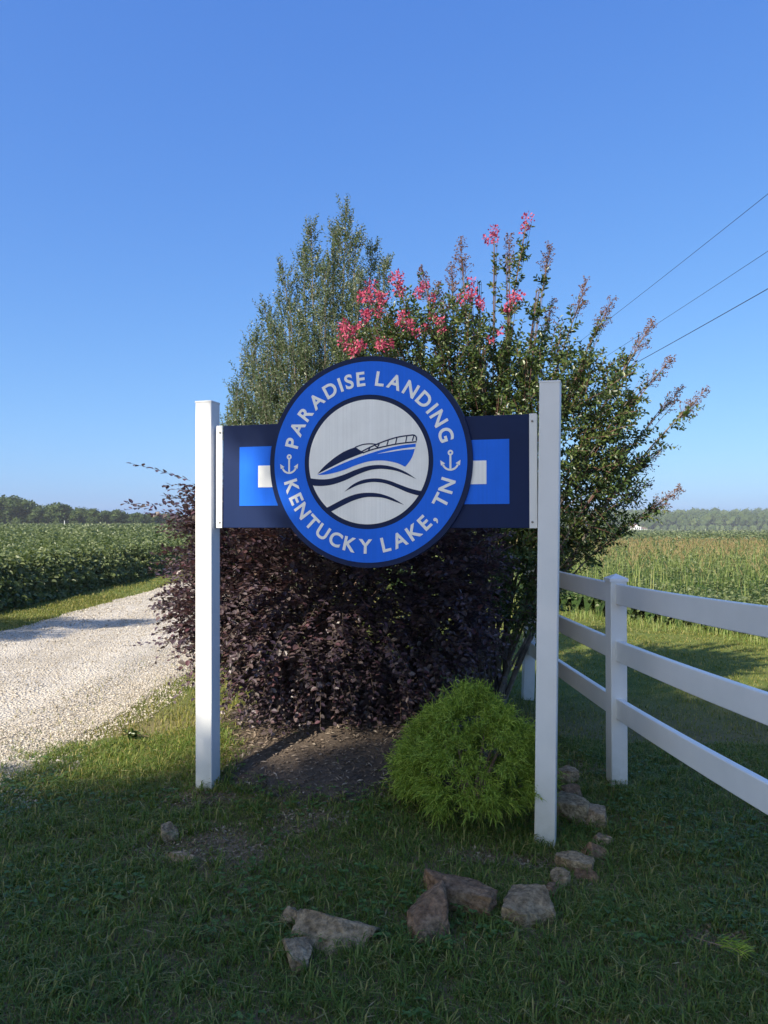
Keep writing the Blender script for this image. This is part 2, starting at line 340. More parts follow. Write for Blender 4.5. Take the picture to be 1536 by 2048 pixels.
# ------------------------------------------------------------------ grass
bare = [(at(430, 1695, z=-.07), .36, .2), (at(400, 1592, z=-.0), .2, .09), (at(620, 1640, z=-.03), .25, .12), (at(1010, 1710, z=-.08), .3, .08), (at(1400, 1870, z=-.1), .16, .09), (at(1165, 1545, z=-.09), .15, .14)]
def soy_edge(y): return -7.25 + .18 * fnoise(y, 0*y + 2, .9, 7) + .1 * fnoise(y, 0*y + 2, 3, 8)
def fld_edge(x, y):
    """>0 inside the right-hand field"""
    return (y - 11.6) + 1.15 * (x - 5.3) * np.where(x < 5.3, 1.3, 1) + .4 * fnoise(x, y, 1.4, 9) + .25 * fnoise(x, y, 4, 10)
def grass_ok(x, y):
    d = np.ones_like(x)
    u = (x - road_l(y)) / (road_r(y) - road_l(y)); inside = (u > -.0) & (u < 1)
    edge = np.exp(-np.abs(u - 1) / .06) * .7 + np.exp(-np.abs(u - .84) / .06) * .3 * (fnoise(x, y, 2.2, 4) > -.1) + np.exp(-np.abs(u) / .05) * .4
    d = np.where(inside, edge, d)
    b = bed_q(x, y); d = d * np.where(b < 1.05, sstep(.86, 1.06, b + .06 * fnoise(x, y, 5, 3)) + .012, 1)
    for c, rx, ry in bare:
        e = np.hypot((x - c[0]) / rx, (y - c[1]) / ry) + .25 * fnoise(x, y, 7, 5); d = d * (.3 + .7 * sstep(.5, 1.3, e))
    return d * (x > soy_edge(y) - .1) * (fld_edge(x, y) < .3)
def scatter(n, d0, d1, amax=.56, xlo=None, xhi=None, power=1.0):
    D = (d0**(2*power) + rng.random(n) * (d1**(2*power) - d0**(2*power))) ** (1/(2*power)); x = rng.uniform(-amax, amax, n) * D
    x = np.where(rng.random(n) < .06, x * 1.15, x); k = rng.random(n) < grass_ok(x, D); return x[k], D[k]
mb = MB()
x, y = scatter(215000, 2.0, 5.6); n = len(x); tuft = .5 + .5 * fnoise(x, y, 2.6, 11); lush = .75 + .5 * fnoise(x, y, .8, 12)
H = rng.gamma(5, .0058, n) * (.55 + .75 * tuft) * np.clip(lush, .5, 1.3) + .012
blades(mb, np.stack([x, y, h(x, y) - .004], -1), rng.random(n) * 6.3, H, rng.uniform(.0022, .0052, n), rng.uniform(.35, 1.5, n))
# coarse crabgrass tufts with long bent blades
tx, ty = scatter(2600, 2.1, 5.4); k = 9; tx = np.repeat(tx, k); ty = np.repeat(ty, k); n = len(tx)
blades(mb, np.stack([tx + rng.normal(0, .012, n), ty + rng.normal(0, .012, n), h(tx, ty) - .002], -1), rng.random(n) * 6.3, rng.uniform(.035, .095, n), rng.uniform(.004, .007, n), rng.uniform(.6, 1.7, n))
mb.build('lawn_grass', MATS['grass_blade'], kind='stuff', label='dense mown green grass around the sign', cat='grass')
mb = MB(); x, y = scatter(150000, 5.4, 17, power=.75); n = len(x)
k = (x > -3.2) | (x < -5.3); x, y = x[k], y[k]
x2 = rng.uniform(-7.4, -5.4, 26000); y2 = 9 * (55 / 9) ** rng.random(26000); k = rng.random(26000) < grass_ok(x2, y2); x = np.concatenate([x, x2[k]]); y = np.concatenate([y, y2[k]]); n = len(x); s = np.maximum(1, y / 8)
blades(mb, np.stack([x, y, h(x, y) - .004], -1), rng.random(n) * 6.3, (rng.gamma(5, .0075, n) + .012) * np.where(x > 1.3, .62, 1) * (.7 + .5 * (fnoise(x, y, 2, 3) + .4)).clip(.5, 1.4), rng.uniform(.004, .008, n) * s, rng.uniform(.3, 1.3, n))
mb.build('verge_grass', MATS['grass_dry'], kind='stuff', label='thin sunlit yellow green grass along the drive and beyond the fence', cat='grass')
# grass that leads up to the crop, taller and dry
mb = MB(); n = 26000; y = rng.uniform(7.5, 20, n); x = rng.uniform(2, 11, n); e = fld_edge(x, y); k = (e > -1.0) & (e < .5) & (x / y < .6); x, y = x[k], y[k]; n = len(x)
blades(mb, np.stack([x, y, h(x, y)], -1), rng.random(n) * 6.3, rng.uniform(.06, .24, n), rng.uniform(.006, .012, n), rng.uniform(.2, 1.0, n))
mb.build('edge_grass', MATS['tall_grass'], kind='stuff', label='uncut pale grass fringe along the crop edge', cat='grass')
x, y = scatter(2600, 2.1, 6); n = len(x); mb = MB(); A = rand_dir(n) * [1, 1, .12]
cards(mb, np.stack([x, y, h(x, y) + rng.uniform(.012, .035, n)], -1), A, rand_dir(n) * .4 + [0, 0, 1], rng.uniform(.03, .09, n), rng.uniform(.0025, .005, n))
mb.build('dry_clippings', MATS['straw'], kind='stuff', label='dry mown clippings lying on the lawn', cat='clippings')
# broad leaved weeds in the lawn
x, y = scatter(5000, 2.1, 5.2); n = len(x); k = fnoise(x, y, 1.5, 21) > .1; x, y = x[k], y[k]; n = len(x); mb = MB()
P = np.stack([x, y, h(x, y) + rng.uniform(.015, .045, n)], -1); a = rng.random(n) * 6.3
for j in range(3):
    th = a + j * 2.09; A = np.stack([np.cos(th), np.sin(th), 0*th + .15], -1); leaves(mb, P, A, rand_dir(n) * .35 + [0, 0, 1], rng.uniform(.012, .026, n), rng.uniform(.011, .02, n), .1, .1)
mb.build('lawn_weeds', MATS['weed_leaf'], kind='stuff', label='small three leaved weeds spread through the lawn', cat='weeds')

# crumbs of soil, bark and dead grass on the bare patches
mb = MB()
for c, rx, ry in bare:
    n = int(5200 * rx * ry * 3.14) + 120; q = np.sqrt(rng.random(n)); t = rng.random(n) * 6.3; x = c[0] + 1.1 * rx * q * np.cos(t); y = c[1] + 1.1 * ry * q * np.sin(t)
    cards(mb, np.stack([x, y, h(x, y) + rng.uniform(.002, .012, n)], -1), rand_dir(n) * [1, 1, .5], rand_dir(n) * .7 + [0, 0, 1], rng.uniform(.008, .035, n), rng.uniform(.005, .014, n))
mb.build('soil_litter', MATS['litter'], kind='stuff', label='crumbly brown soil and dead grass on the bare patches', cat='litter')

# ------------------------------------------------------------------ crops and far country
def crop(name, label, xs, ys, height, inside, leaves_xy, size, mat='soy_leaf'):
    X, Y = np.meshgrid(xs, ys); ny, nx = X.shape
    hh = height(X, Y); Zt = h(X, Y) + hh * .82 + .1 * hh * fnoise(X, Y, 1.7, 13)
    i = np.arange(ny - 1)[:, None] * nx + np.arange(nx - 1)[None]
    cx, cy = (X[:-1, :-1] + X[1:, 1:]) / 2, (Y[:-1, :-1] + Y[1:, 1:]) / 2; ins = inside(cx, cy)
    root = MB(); Z = np.where(inside(X, Y), Zt, h(X, Y) - .02)
    root.add(np.stack([X, Y, Z], -1), np.stack([i, i + 1, i + nx + 1, i + nx], -1)[inside(cx, cy)].reshape(-1, 4))
    t = thing(name, label, 'crop field'); t['kind'] = 'stuff'
    root.build('crop_canopy', MATS['crop_under'], t, kind='stuff')
    x, y, zf = leaves_xy; n = len(x); mb = MB(); A = rand_dir(n); A[:, 2] = A[:, 2] * .5 - .15; N = rand_dir(n) * .8 + [0, 0, .8]
    s = size(x, y) * rng.uniform(.6, 1.25, n)
    P = np.stack([x, y, h(x, y) + height(x, y) * zf], -1)
    leaves(mb, P, A, N, s, s * .72); mb.build('crop_leaves', MATS[mat], t, kind='stuff'); return t
# left field: rank, waist high
def lh(x, y): return .88 + .12 * fnoise(x, y, .8, 14)
n = 120000; y = 9 * (245 / 9) ** rng.random(n); x = y * rng.uniform(-.66, -.02, n); k = x < soy_edge(y) - .05; x, y = x[k], y[k]; zf = rng.uniform(.78, 1.08, len(x))
n2 = 34000; y2 = 8 * (60 / 8) ** rng.random(n2); x2 = soy_edge(y2) - np.abs(rng.normal(0, .14, n2)) + .12; zf2 = rng.uniform(.05, 1, n2)
x2 = x2 - .75 * zf2**2.2 + .2 + .12 * fnoise(y2, zf2 * 2, 2.2, 5)
crop('soy_field', 'rank dark green crop across the drive, in front of the row of trees', -axis(7.85, 20, .25, 7.85, 260, 1.1)[::-1], axis(6, 40, .3, 6, 245, 1.1), lh,
     lambda x, y: x < -7.8, (np.concatenate([x, x2]), np.concatenate([y, y2]), np.concatenate([zf, zf2])), lambda x, y: .105 * np.maximum(1, y / 28))
# right field
def rh(x, y): return (.42 + .28 * sstep(.5, 12, fld_edge(x, y))) * (1 + .15 * fnoise(x, y, 1.1, 15))
n = 110000; y = 10 * (630 / 10) ** (rng.random(n) ** 1.25); x = y * rng.uniform(.0, .66, n); k = fld_edge(x, y) > .3; x, y = x[k], y[k]; zf = rng.uniform(.6, 1.1, len(x))
n2 = 22000; x2 = rng.uniform(2, 12, n2); y2 = rng.uniform(8, 22, n2); e = fld_edge(x2, y2); k = (e > .0) & (e < 2.6) & (x2 / y2 < .62); x2, y2 = x2[k], y2[k]
crop('low_soy_field', 'low sunlit green crop beyond the white fence reaching to the wooded hill', axis(1, 14, .16, 0, 430, 1.1), axis(8, 24, .16, 8, 640, 1.1), rh,
     lambda x, y: fld_edge(x, y) > .45, (np.concatenate([x, x2]), np.concatenate([y, y2]), np.concatenate([zf, rng.uniform(.15, 1.05, len(x2))])), lambda x, y: .07 * np.maximum(1, y / 20))
# tall seeding grass growing through the right field
mb = MB(); n = 30000; y = 11.5 * (62 / 11.5) ** rng.random(n); x = y * rng.uniform(.05, .64, n); e = fld_edge(x, y)
k = (e > 1.6 + 1.6 * sstep(.30, .48, x / y)) & (fnoise(x, y, .55, 16) + .35 + .9 * sstep(14, 26, y) > rng.random(len(x)) * .9 ); x, y = x[k], y[k]; n = len(x); s = np.maximum(1, y / 15)
blades(mb, np.stack([x, y, h(x, y)], -1), rng.random(n) * 6.3, rng.uniform(.55, 1.12, n), rng.uniform(.007, .013, n) * s, rng.uniform(.05, .55, n))
t = thing('tall_grass', 'tall reddish seeding grass standing through the low crop', 'grass'); t['kind'] = 'stuff'
mb.build('grass_blades', MATS['tall_grass'], t, kind='stuff')
mb = MB(); k = (rng.random(n) < .03 + .06 * sstep(20, 34, y)); x, y = x[k], y[k]; n = len(x); s = np.maximum(1, y / 15); top = rng.uniform(.95, 1.25, n)
blades(mb, np.stack([x, y, h(x, y)], -1), rng.random(n) * 6.3, top, .004 * s, rng.uniform(.02, .25, n))
for j in range(6):
    th = rng.random(n) * 6.3; A = np.stack([np.cos(th) * .4, np.sin(th) * .4, 0*th + .8], -1); cards(mb, np.stack([x, y, h(x, y) + top * rng.uniform(.72, .92, n)], -1), A, rand_dir(n), rng.uniform(.09, .2, n), .012 * s)
mb.build('seed_heads', MATS['grass_panicle'], t, kind='stuff')

def blob(mb, c, r, amp=.22, sub=2, seed=0):
    bm = bmesh.new(); bmesh.ops.create_icosphere(bm, subdivisions=sub, radius=1); bm.verts.index_update()
    v = np.array([x.co[:] for x in bm.verts]); f = np.array([[q.index for q in x.verts] for x in bm.faces]); bm.free()
    k = 1 + amp * (np.sin(v[:, 0]*4 + seed) * np.sin(v[:, 1]*5 + 2*seed) + .6 * np.sin(v[:, 2]*6 + v[:, 0]*5 + seed*3))
    mb.add(v * k[:, None] * np.asarray(r) + c, f); return v
def tree_proto(seed, hgt, wid):
    rg = np.random.default_rng(seed); cr = MB(); L = []
    for i in range(11):
        z = hgt * rg.uniform(.16, .86); rr = wid * .5 * math.sin(math.pi * min(.97, z / hgt * .92 + .08)) ** .6; a = rg.random() * 6.3
        c = np.array([math.cos(a) * rr * .55, math.sin(a) * rr * .55, z]); r = wid * rg.uniform(.17, .27) * np.array([1, 1, .85]); blob(cr, c, r * .86, .22, 2, rg.random() * 9); L.append((c, r))
    for c, r in L:
        n = 130; d = unit(rg.normal(size=(n, 3))); P = c + d * r * rg.uniform(.75, 1.15, (n, 1)); cards(cr, P, d + rg.normal(size=(n, 3)) * .8, rg.normal(size=(n, 3)), rg.uniform(.3, .75, n) * wid / 6, rg.uniform(.25, .5, n) * wid / 6)
    tr = MB(); tube(tr, curve((0, 0, -.3), (0, 0, hgt * .62), (.1, .1, 0), 5), np.linspace(.16, .05, 5) * wid / 5)
    return cr.mesh('crown'), tr.mesh('trunk')
protos = [tree_proto(3 + i, hh, ww) for i, (hh, ww) in enumerate([(8, 6.5), (7.4, 5.6), (8.4, 7.2), (7, 6)])]
for c, t_ in protos: c.materials.append(MATS['wood_leaf']); t_.materials.append(MATS['bark_dark'])
for i in range(64):
    a = -.68 + i / 63 * .54; D = 246 + (i % 3) * 7 + random.uniform(-2, 2); c, t_ = protos[(i * 7) % 4]
    x = a * D; s = (1.3 if a < -.46 else 1.06) * (1.0 - .40 * sstep(-.48, -.26, a)) * random.uniform(.88, 1.12)
    o = thing('field_tree', ('tallest rounded tree at the thick end of the row behind the crop' if s > 1.25 else 'rounded dark green tree in the row behind the crop across the drive'), 'tree', (x, D, float(h(x, D))), random.random() * 6.3, 'trees behind the left field')
    o.scale = (s * 1.2, s * 1.2, s * .9); link('trunk', t_, None, o); link('crown', c, None, o)
mb = MB(); n = 0
for i in range(1500):
    D = 652 + 260 * random.random() ** 1.6; x = D * random.uniform(-.1, .7); s = random.uniform(3.4, 6.2); hh = random.uniform(6, 12)
    c = np.array([x, D, float(h(x, D)) + hh]); blob(mb, c, (s, s, s * .95), .2, 2 if D < 720 else 1, random.random() * 9)
    k = 34 if D < 760 else 20; d = rand_dir(k); cards(mb, c + d * s * rng.uniform(.8, 1.15, (k, 1)), d + rand_dir(k) * .8, rand_dir(k), rng.uniform(1.0, 2.4, k), rng.uniform(.8, 1.6, k))
for i in range(420):
    x = random.uniform(-70, 460); D = 648 + random.random() * 5; s = random.uniform(1.6, 3.2); blob(mb, np.array([x, D, float(h(x, D)) + s * .8]), (s, s, s * 1.3), .2, 1, random.random() * 9)
mb.build('wooded_hill', MATS['wood_leaf'], kind='stuff', label='far wooded hill behind the right-hand crop field', cat='wood')

# far white farmhouse
hx, hy = at(1275, D=640, py=1050)[:2]; hz = float(h(hx, hy))
T = thing('farmhouse', 'tiny white farmhouse at the foot of the wooded hill', 'house', (hx, hy, hz))
def prism(name, mat, parent, w, d, z0, z1, apex, loc=(0, 0, 0)):
    mb = MB(); a, b = w / 2, d / 2
    if apex is None: v = [(-a,-b,z0),(a,-b,z0),(a,b,z0),(-a,b,z0),(-a,-b,z1),(a,-b,z1),(a,b,z1),(-a,b,z1)]; f = [(0,1,5,4),(1,2,6,5),(2,3,7,6),(3,0,4,7),(4,5,6,7)]; mb.add(v, f)
    else: mb.add([(-a,-b,z1),(a,-b,z1),(a,b,z1),(-a,b,z1),(0,-b,apex),(0,b,apex)], [(0,3,5,4),(1,4,5,2)]); mb.f.append(np.array([(0,1,4),(2,3,5)]))
    return mb.build(name, mat, parent, loc=loc)
prism('wall', MATS['house_white'], T, 6, 9, -1, 4.2, None, (-1.5, 0, 0)); prism('gable', MATS['house_white'], T, 6, 9, 0, 4.2, 6.0, (-1.5, 0, 0)); prism('roof', MATS['house_roof'], T, 6.8, 8.6, 0, 4.25, 6.5, (-1.5, .5, 0))
prism('wing_wall', MATS['house_white'], T, 6, 6, -1, 2.6, None, (4.5, 1, 0)); prism('wing_roof', MATS['house_roof'], T, 6.5, 6.6, 0, 2.62, 3.9, (4.5, 1, 0))
for wx in (-3.2, -1.5, .2): prism('window', MATS['pane_dark'], T, .9, .1, 2.2, 3.7, None, (wx, -4.5, 0))
mb = MB(); sx, sy = at(129, D=200, py=1050)[:2]; tube(mb, [(sx, sy, float(h(sx, sy))), (sx, sy, float(h(sx, sy)) + 1.3), (sx + .01, sy, float(h(sx, sy)) + 2.1)], [.1, .1, .08], 6)
mb.build('marker_stake', MATS['stake_white'], label='thin white stake standing in the crop before the trees', cat='stake')

# power line
def pole(name, x, y, label):
    z = float(h(x, y)); T = thing(name, label, 'pole', (x, y, z)); mb = MB(); tube(mb, [(0, 0, -.5), (0, 0, 5), (0, 0, 10.4)], [.15, .13, .1], 10); mb.build('shaft', MATS['pole_wood'], T)
    for zz in (9.9, 8.7, 7.9):
        mb = MB(); tube(mb, [(0, -.0, zz - .02), (0, -.12, zz), (0, -.2, zz + .02)], [.05, .05, .03], 8); mb.build('insulator', MATS['screw'], T)
    return x, y, z
p0 = pole('utility_pole', 10.6, -20, 'bare wooden utility pole behind the viewer by the fence'); p1 = pole('utility_pole', 6.6, 64, 'bare wooden utility pole hidden behind the flowering shrub')
for nm, (x0, z0), rad in (('top', (9.25, 9.5), .007), ('middle', (9.5, 8.28), .0065), ('low', (9.8, 7.52), .011)):
    y0 = 19.3; sl_ = -.044; mb = MB(); ys_ = np.linspace(-20, 64, 60); xs_ = x0 + sl_ * (ys_ - y0); zs_ = z0 + .9 * ((ys_ - 22) / 42) ** 2 - .0
    tube(mb, np.stack([xs_, ys_, zs_], -1), rad, 5)
    mb.build('power_line', MATS['wire'], label={'top': 'thin uppermost overhead wire crossing the sky', 'middle': 'thin overhead wire between the upper and the thick lower wire', 'low': 'thick lowest overhead cable crossing the sky'}[nm], cat='wire', group='overhead wires')

# ------------------------------------------------------------------ the sign
P0 = np.array([-.068, 4.188]); SROT = math.atan2(-.2759, .9612)
sign = thing('entrance_sign', 'white posted entrance sign with a round blue and silver boat emblem', 'sign', (P0[0], P0[1], float(h(*P0))), SROT)
SZ = -sign.location.z                                    # children are given in world heights
def sgn(name, mb, mat, parent=None, **kw): return mb.build(name, MATS[mat], parent or sign, **kw)
def prism_y(pts, y, t):
    """flat outline in x,z extruded backwards from the plane y"""
    n = len(pts); v = [(a, y, b) for a, b in pts] + [(a, y + t, b) for a, b in pts]
    bm = bmesh.new(); vs_ = [bm.verts.new(c) for c in v]; bm.faces.new(vs_[:n][::-1] if False else vs_[:n])
    for i in range(n): bm.faces.new((vs_[i], vs_[(i+1) % n], vs_[n + (i+1) % n], vs_[n + i]))
    bmesh.ops.recalc_face_normals(bm, faces=bm.faces); me = bpy.data.meshes.new('m'); bm.to_mesh(me); bm.free(); return me
def flat(name, pts, y, t, mat, parent):
    me = prism_y(pts, y, t); me.name = name; return link(name, me, MATS[mat], parent)
def circ(r, n=96, cx=0, cz=0, a0=0, a1=2*math.pi): return [(cx + r*math.cos(a0 + (a1-a0)*i/n), cz + r*math.sin(a0 + (a1-a0)*i/n)) for i in range(n)]
def ring_mesh(r0, r1, y, t, n=128):
    mb = MB(); th = np.arange(n) / n * 2*math.pi; c, s = np.cos(th), np.sin(th)
    v = np.concatenate([np.stack([r*c, 0*c + yy, r*s], -1) for r, yy in ((r0, y), (r1, y), (r1, y + t), (r0, y + t))])
    i = np.arange(n); j = (i + 1) % n
    for a, b in ((0, 1), (1, 2), (3, 0)): mb.add(v * 0 if False else v, np.stack([i + a*n, i + b*n, j + b*n, j + a*n], -1)) if False else None
    mb.add(v, np.concatenate([np.stack([i + a*n, i + b*n, j + b*n, j + a*n], -1) for a, b in ((0, 1), (1, 2), (3, 0))])); return mb
W_ = .104
for x, top, ln in ((-.988, 2.207, .006), (.936, 2.222, -.016)):
    o = bevbox('post', MATS['vinyl'], sign, (W_, W_, top + .55), (x - ln * .0, 0, (top - .55) / 2 + SZ), .006, (0, ln * -.9, 0))
    cap = bevbox('post_cap', MATS['vinyl'], o, (W_ + .003, W_ + .003, .012), (0, 0, (top + .55) / 2 + .002), .003)
CX, CZ_ = -.0145, 1.842
panel = bevbox('panel', MATS['sign_navy'], sign, (1.744, .02, .586), (-.018, 0, 1.777 + SZ), .002)
for s, (xa, xb), (wa, wb) in ((-1, (-.784, -.3), (-.667, -.3)), (1, (.3, .747), (.3, .629))):
    c = panel.location
    flat('blue_block', [(xa - c.x, 1.609 - 1.777), (xb - c.x, 1.609 - 1.777), (xb - c.x, 1.945 - 1.777), (xa - c.x, 1.945 - 1.777)], -.0125, .0025, 'sign_blue', panel)
    flat('white_block', [(wa - c.x, 1.713 - 1.777), (wb - c.x, 1.713 - 1.777), (wb - c.x, 1.836 - 1.777), (wa - c.x, 1.836 - 1.777)], -.0145, .002, 'sign_silver', panel)
for xc in (-.9085, .868):
    b = bevbox('bracket', MATS['vinyl'], sign, (.037, .006, .588), (xc, -.016, 1.777 + SZ), .0015)
    bevbox('bracket_leg', MATS['vinyl'], b, (.005, .04, .584), (-.0185 if xc < 0 else .0185, .017, 0), .001)
    for dz in (.255, -.262):
        mb = MB(); th = np.arange(10) / 10 * 6.2832; v = [(0, -.0075, 0)] + [(.0062*math.cos(t), -.006, .0062*math.sin(t)) for t in th] + [(.0062*math.cos(t), -.003, .0062*math.sin(t)) for t in th]
        mb.add(v, [(0, 1 + i, 1 + (i+1) % 10) for i in range(10)]); mb.f.append(np.array([(1 + i, 11 + i, 11 + (i+1) % 10, 1 + (i+1) % 10) for i in range(10)]))
        mb.build('screw', MATS['screw'], b, loc=(.004 if xc < 0 else -.003, .0, dz))
disc = link('round_plate', prism_y(circ(.574, 160), -.026, .05), MATS['sign_navy'], sign, (CX, 0, CZ_ + SZ))
ring_mesh(.3645, .546, -.0285, .0025).build('blue_ring', MATS['sign_blue'], disc)
flat('silver_face', circ(.3385, 128), -.0285, .0025, 'sign_silver', disc)
def gp(pts): return [(a - CX, b - CZ_ + 1.848) for a, b in pts]
def within(pts, r=.3395):
    return [(a * min(1, r / math.hypot(a, b)), b * min(1, r / math.hypot(a, b))) for a, b in pts]
def smooth(pts, closed_idx=()):   # Catmull-Rom through the outline, sharp at the listed corners
    n = len(pts); out = []; P = [np.array(p) for p in pts]
    for i in range(n):
        a, b, c, d = P[i-1], P[i], P[(i+1) % n], P[(i+2) % n]
        if i in closed_idx: a = 2*b - c
        if (i+1) % n in closed_idx: d = 2*c - b
        for t in (0, .25, .5, .75): out.append(tuple(.5 * (2*b + (c-a)*t + (2*a-5*b+4*c-d)*t*t + (3*b-a-3*c+d)*t**3)))
    return out
cabin = [(-.3025,-.0665),(-.2831,-.0454),(-.2568,-.0203),(-.2044,.0198),(-.1523,.0506),(-.1091,.0674),(-.0816,.0757),(-.0593,.0596),(-.0319,.0458),(-.0405,.0419),(-.0833,.0275),(-.1522,.0021),(-.2218,-.0293)]
hull = [(-.3043,-.0715),(-.2568,-.0542),(-.1869,-.0242),(-.1004,.0083),(.0021,.04),(.0949,.0635),(.1783,.0781),(.2542,.0847),(.2541,.0671),(.2492,.0553),(.236,.0172),(.2195,-.0104),(.1964,-.0372),(.1533,-.017),(.0949,-.0036),(.0444,0),(-.0149,-.0051),(-.0832,-.024),(-.1522,-.0488),(-.2217,-.0655),(-.2655,-.0714)]
stripe = [(.0385,.0358),(.12,.0515),(.1865,.061),(.2558,.0679),(.2508,.056),(.1865,.053),(.12,.0451)]
wave1 = [(-.3467,-.0907),(-.2743,-.0968),(-.2217,-.0927),(-.1521,-.0742),(-.0832,-.0485),(-.0149,-.0295),(.0444,-.0243),(.1032,-.0304),(.1616,-.0477),(.2113,-.0719),(.2581,-.1039),(.2071,-.0807),(.1533,-.0596),(.1032,-.0497),(.0528,-.0455),(-.0064,-.0524),(-.0746,-.0756),(-.1435,-.1047),(-.2129,-.1258),(-.2742,-.1332),(-.336,-.1307)]
wave2 = [(-.1451,-.1661),(-.1003,-.1299),(-.0489,-.1062),(.0021,-.0973),(.0528,-.0981),(.1116,-.1112),(.1699,-.1338),(.2277,-.1546),(.29,-.1697),(.2736,-.1935),(.2112,-.1744),(.1533,-.1496),(.0949,-.1271),(.0444,-.1174),(-.0064,-.1174),(-.066,-.1304),(-.1089,-.1486)]
wave3 = [(-.2512,-.2556),(-.1867,-.2232),(-.1261,-.195),(-.066,-.1777),(-.0063,-.1735),(.0529,-.179),(.1116,-.1974),(.1532,-.2179),(.1897,-.2406),(.1366,-.2218),(.0781,-.2027),(.0191,-.1965),(-.0318,-.1984),(-.0917,-.2141),(-.152,-.2398),(-.2215,-.2739)]
flat('boat_cabin', smooth(gp(cabin), (0, 6, 8)), -.0300, .0015, 'sign_navy', disc)
flat('boat_hull', smooth(gp(hull), (0, 7, 8, 9, 12)), -.0300, .0015, 'sign_blue', disc)
flat('hull_stripe', smooth(gp(stripe), (0, 3, 4)), -.0306, .0006, 'sign_silver', disc)
for w, sh in ((wave1, (0, 10, 20)), (wave2, (0, 8, 9)), (wave3, (0, 8, 15))): flat('wave', within(smooth(gp(w), sh)), -.0300, .0015, 'sign_navy', disc)
def stroke(mb, pts, w, y):
    pts = np.array(pts); t = unit(np.gradient(pts, axis=0)); nrm = np.stack([-t[:, 1], t[:, 0]], -1)
    a, b = pts + nrm * w / 2, pts - nrm * w / 2; n = len(pts); v = np.concatenate([np.stack([q[:, 0], 0*q[:, 0] + yy, q[:, 1]], -1) for yy in (y, y + .001) for q in (a, b)])
    i = np.arange(n - 1); mb.add(v, np.concatenate([np.stack([i + s, i + 1 + s, i + 1 + e, i + e], -1) for s, e in ((0, n), (2*n, 0), (n, 3*n))]))
def fine(pts): 
    p = [np.array(q) for q in gp(pts)]; n = len(p); out = []
    for i in range(n - 1):
        a, b, c, d = p[max(i-1, 0)], p[i], p[i+1], p[min(i+2, n-1)]
        for t in (0, .25, .5, .75): out.append(.5 * (2*b + (c-a)*t + (2*a-5*b+4*c-d)*t*t + (3*b-a-3*c+d)*t**3))
    return out + [p[-1]]
mb = MB(); k = 0
for pts, w in (([(-.0456,.051),(.019,.0802),(.0949,.1071),(.1617,.1236),(.2196,.1298),(.2443,.1306),(.2575,.1198),(.2583,.0998)], .0068), ([(-.0405,.0427),(.019,.0615),(.12,.0814),(.1865,.0899),(.2591,.095)], .007),
               ([(-.0833,.0749),(-.0405,.0884),(.0021,.0912),(.0444,.086)], .006), ([(.0038,.0757),(-.009,.055)], .006), ([(.0258,.0832),(.0461,.0681)], .006), ([(.0528,.0906),(.041,.0666)], .006),
               ([(.1041,.1093),(.0949,.078)], .0055), ([(.1517,.1207),(.1433,.0863)], .0055), ([(.2064,.1278),(.1998,.0927)], .0055), ([(.2451,.129),(.2361,.0997)], .0055)):
    stroke(mb, fine(pts), w, -.0298 - .00012 * k); k += 1
mb.build('boat_rail', MATS['sign_navy'], disc)
for ax in (-.4565, .4565):       # anchors at nine and three o'clock
    mb = MB(); mb2 = ring_mesh(.0052, .0148, -.0297, .0012, 24); mb.add(mb2.v[0] + np.array([0, 0, .034]), mb2.f[0])
    stroke(mb, [(0, .022), (0, -.02), (0, -.05)], .0105, -.0299)
    stroke(mb, [(.043 * math.cos(t), -.012 + .044 * math.sin(t)) for t in np.linspace(math.pi + .42, 2*math.pi - .42, 15)], .0105, -.0301)
    for sx in (-1, 1): mb.add([(sx*.054, -.0303, -.005), (sx*.0505, -.0303, -.034), (sx*.0275, -.0303, -.022)], [(0, 1, 2) if sx > 0 else (0, 2, 1)])
    mb.build('anchor', MATS['sign_silver'], disc, loc=(ax, 0, .004))
# lettering set round the ring
def glyph(ch, size):
    cu = bpy.data.curves.new('g', 'FONT'); cu.body = ch; cu.size = size; cu.offset = .0028; cu.extrude = .0008; cu.resolution_u = 6
    o = bpy.data.objects.new('g', cu); COL.objects.link(o); bpy.context.view_layer.update()
    me = bpy.data.meshes.new_from_object(o.evaluated_get(bpy.context.evaluated_depsgraph_get())); bpy.data.objects.remove(o); bpy.data.curves.remove(cu)
    v = np.array([q.co[:] for q in me.vertices]) if len(me.vertices) else np.zeros((1, 3)); return me, v[:, 0].min(), v[:, 0].max()
CAP = .0785; GL = {}
s0 = glyph('L', 1.0)[0]; cap1 = max(q.co.y for q in s0.vertices); GS = (CAP - .0056) / (cap1 - .0056)
def textring(text, rad, a_first, a_last, up):
    it = []; x = 0
    for ch in text:
        if ch == ' ': x += .040; continue
        if ch not in GL: GL[ch] = glyph(ch, GS)
        me, a, b = GL[ch]; it.append((ch, x + (b - a) / 2)); x += (b - a) + .0185
    lo, hi = it[0][1], it[-1][1]
    for ch, c in it:
        ang = a_first + (c - lo) / (hi - lo) * (a_last - a_first); me, a, b = GL[ch]; t = R(ang); rot = t - math.pi/2 if up else t + math.pi/2
        if not me.materials: me.materials.append(MATS['sign_silver'])
        o = link('letter', me, None, disc)
        M = Matrix.Translation((rad * math.cos(t), -.0298, rad * math.sin(t))) @ Matrix.Rotation(-rot, 4, 'Y') @ Matrix.Rotation(math.pi/2, 4, 'X') @ Matrix.Translation((-(a + b) / 2, 0, 0))
        o.matrix_local = M
textring('PARADISE LANDING', .4155, 165.3, 17.2, True)
textring('KENTUCKY LAKE, TN', .4945, 196.2, 342.9, False)

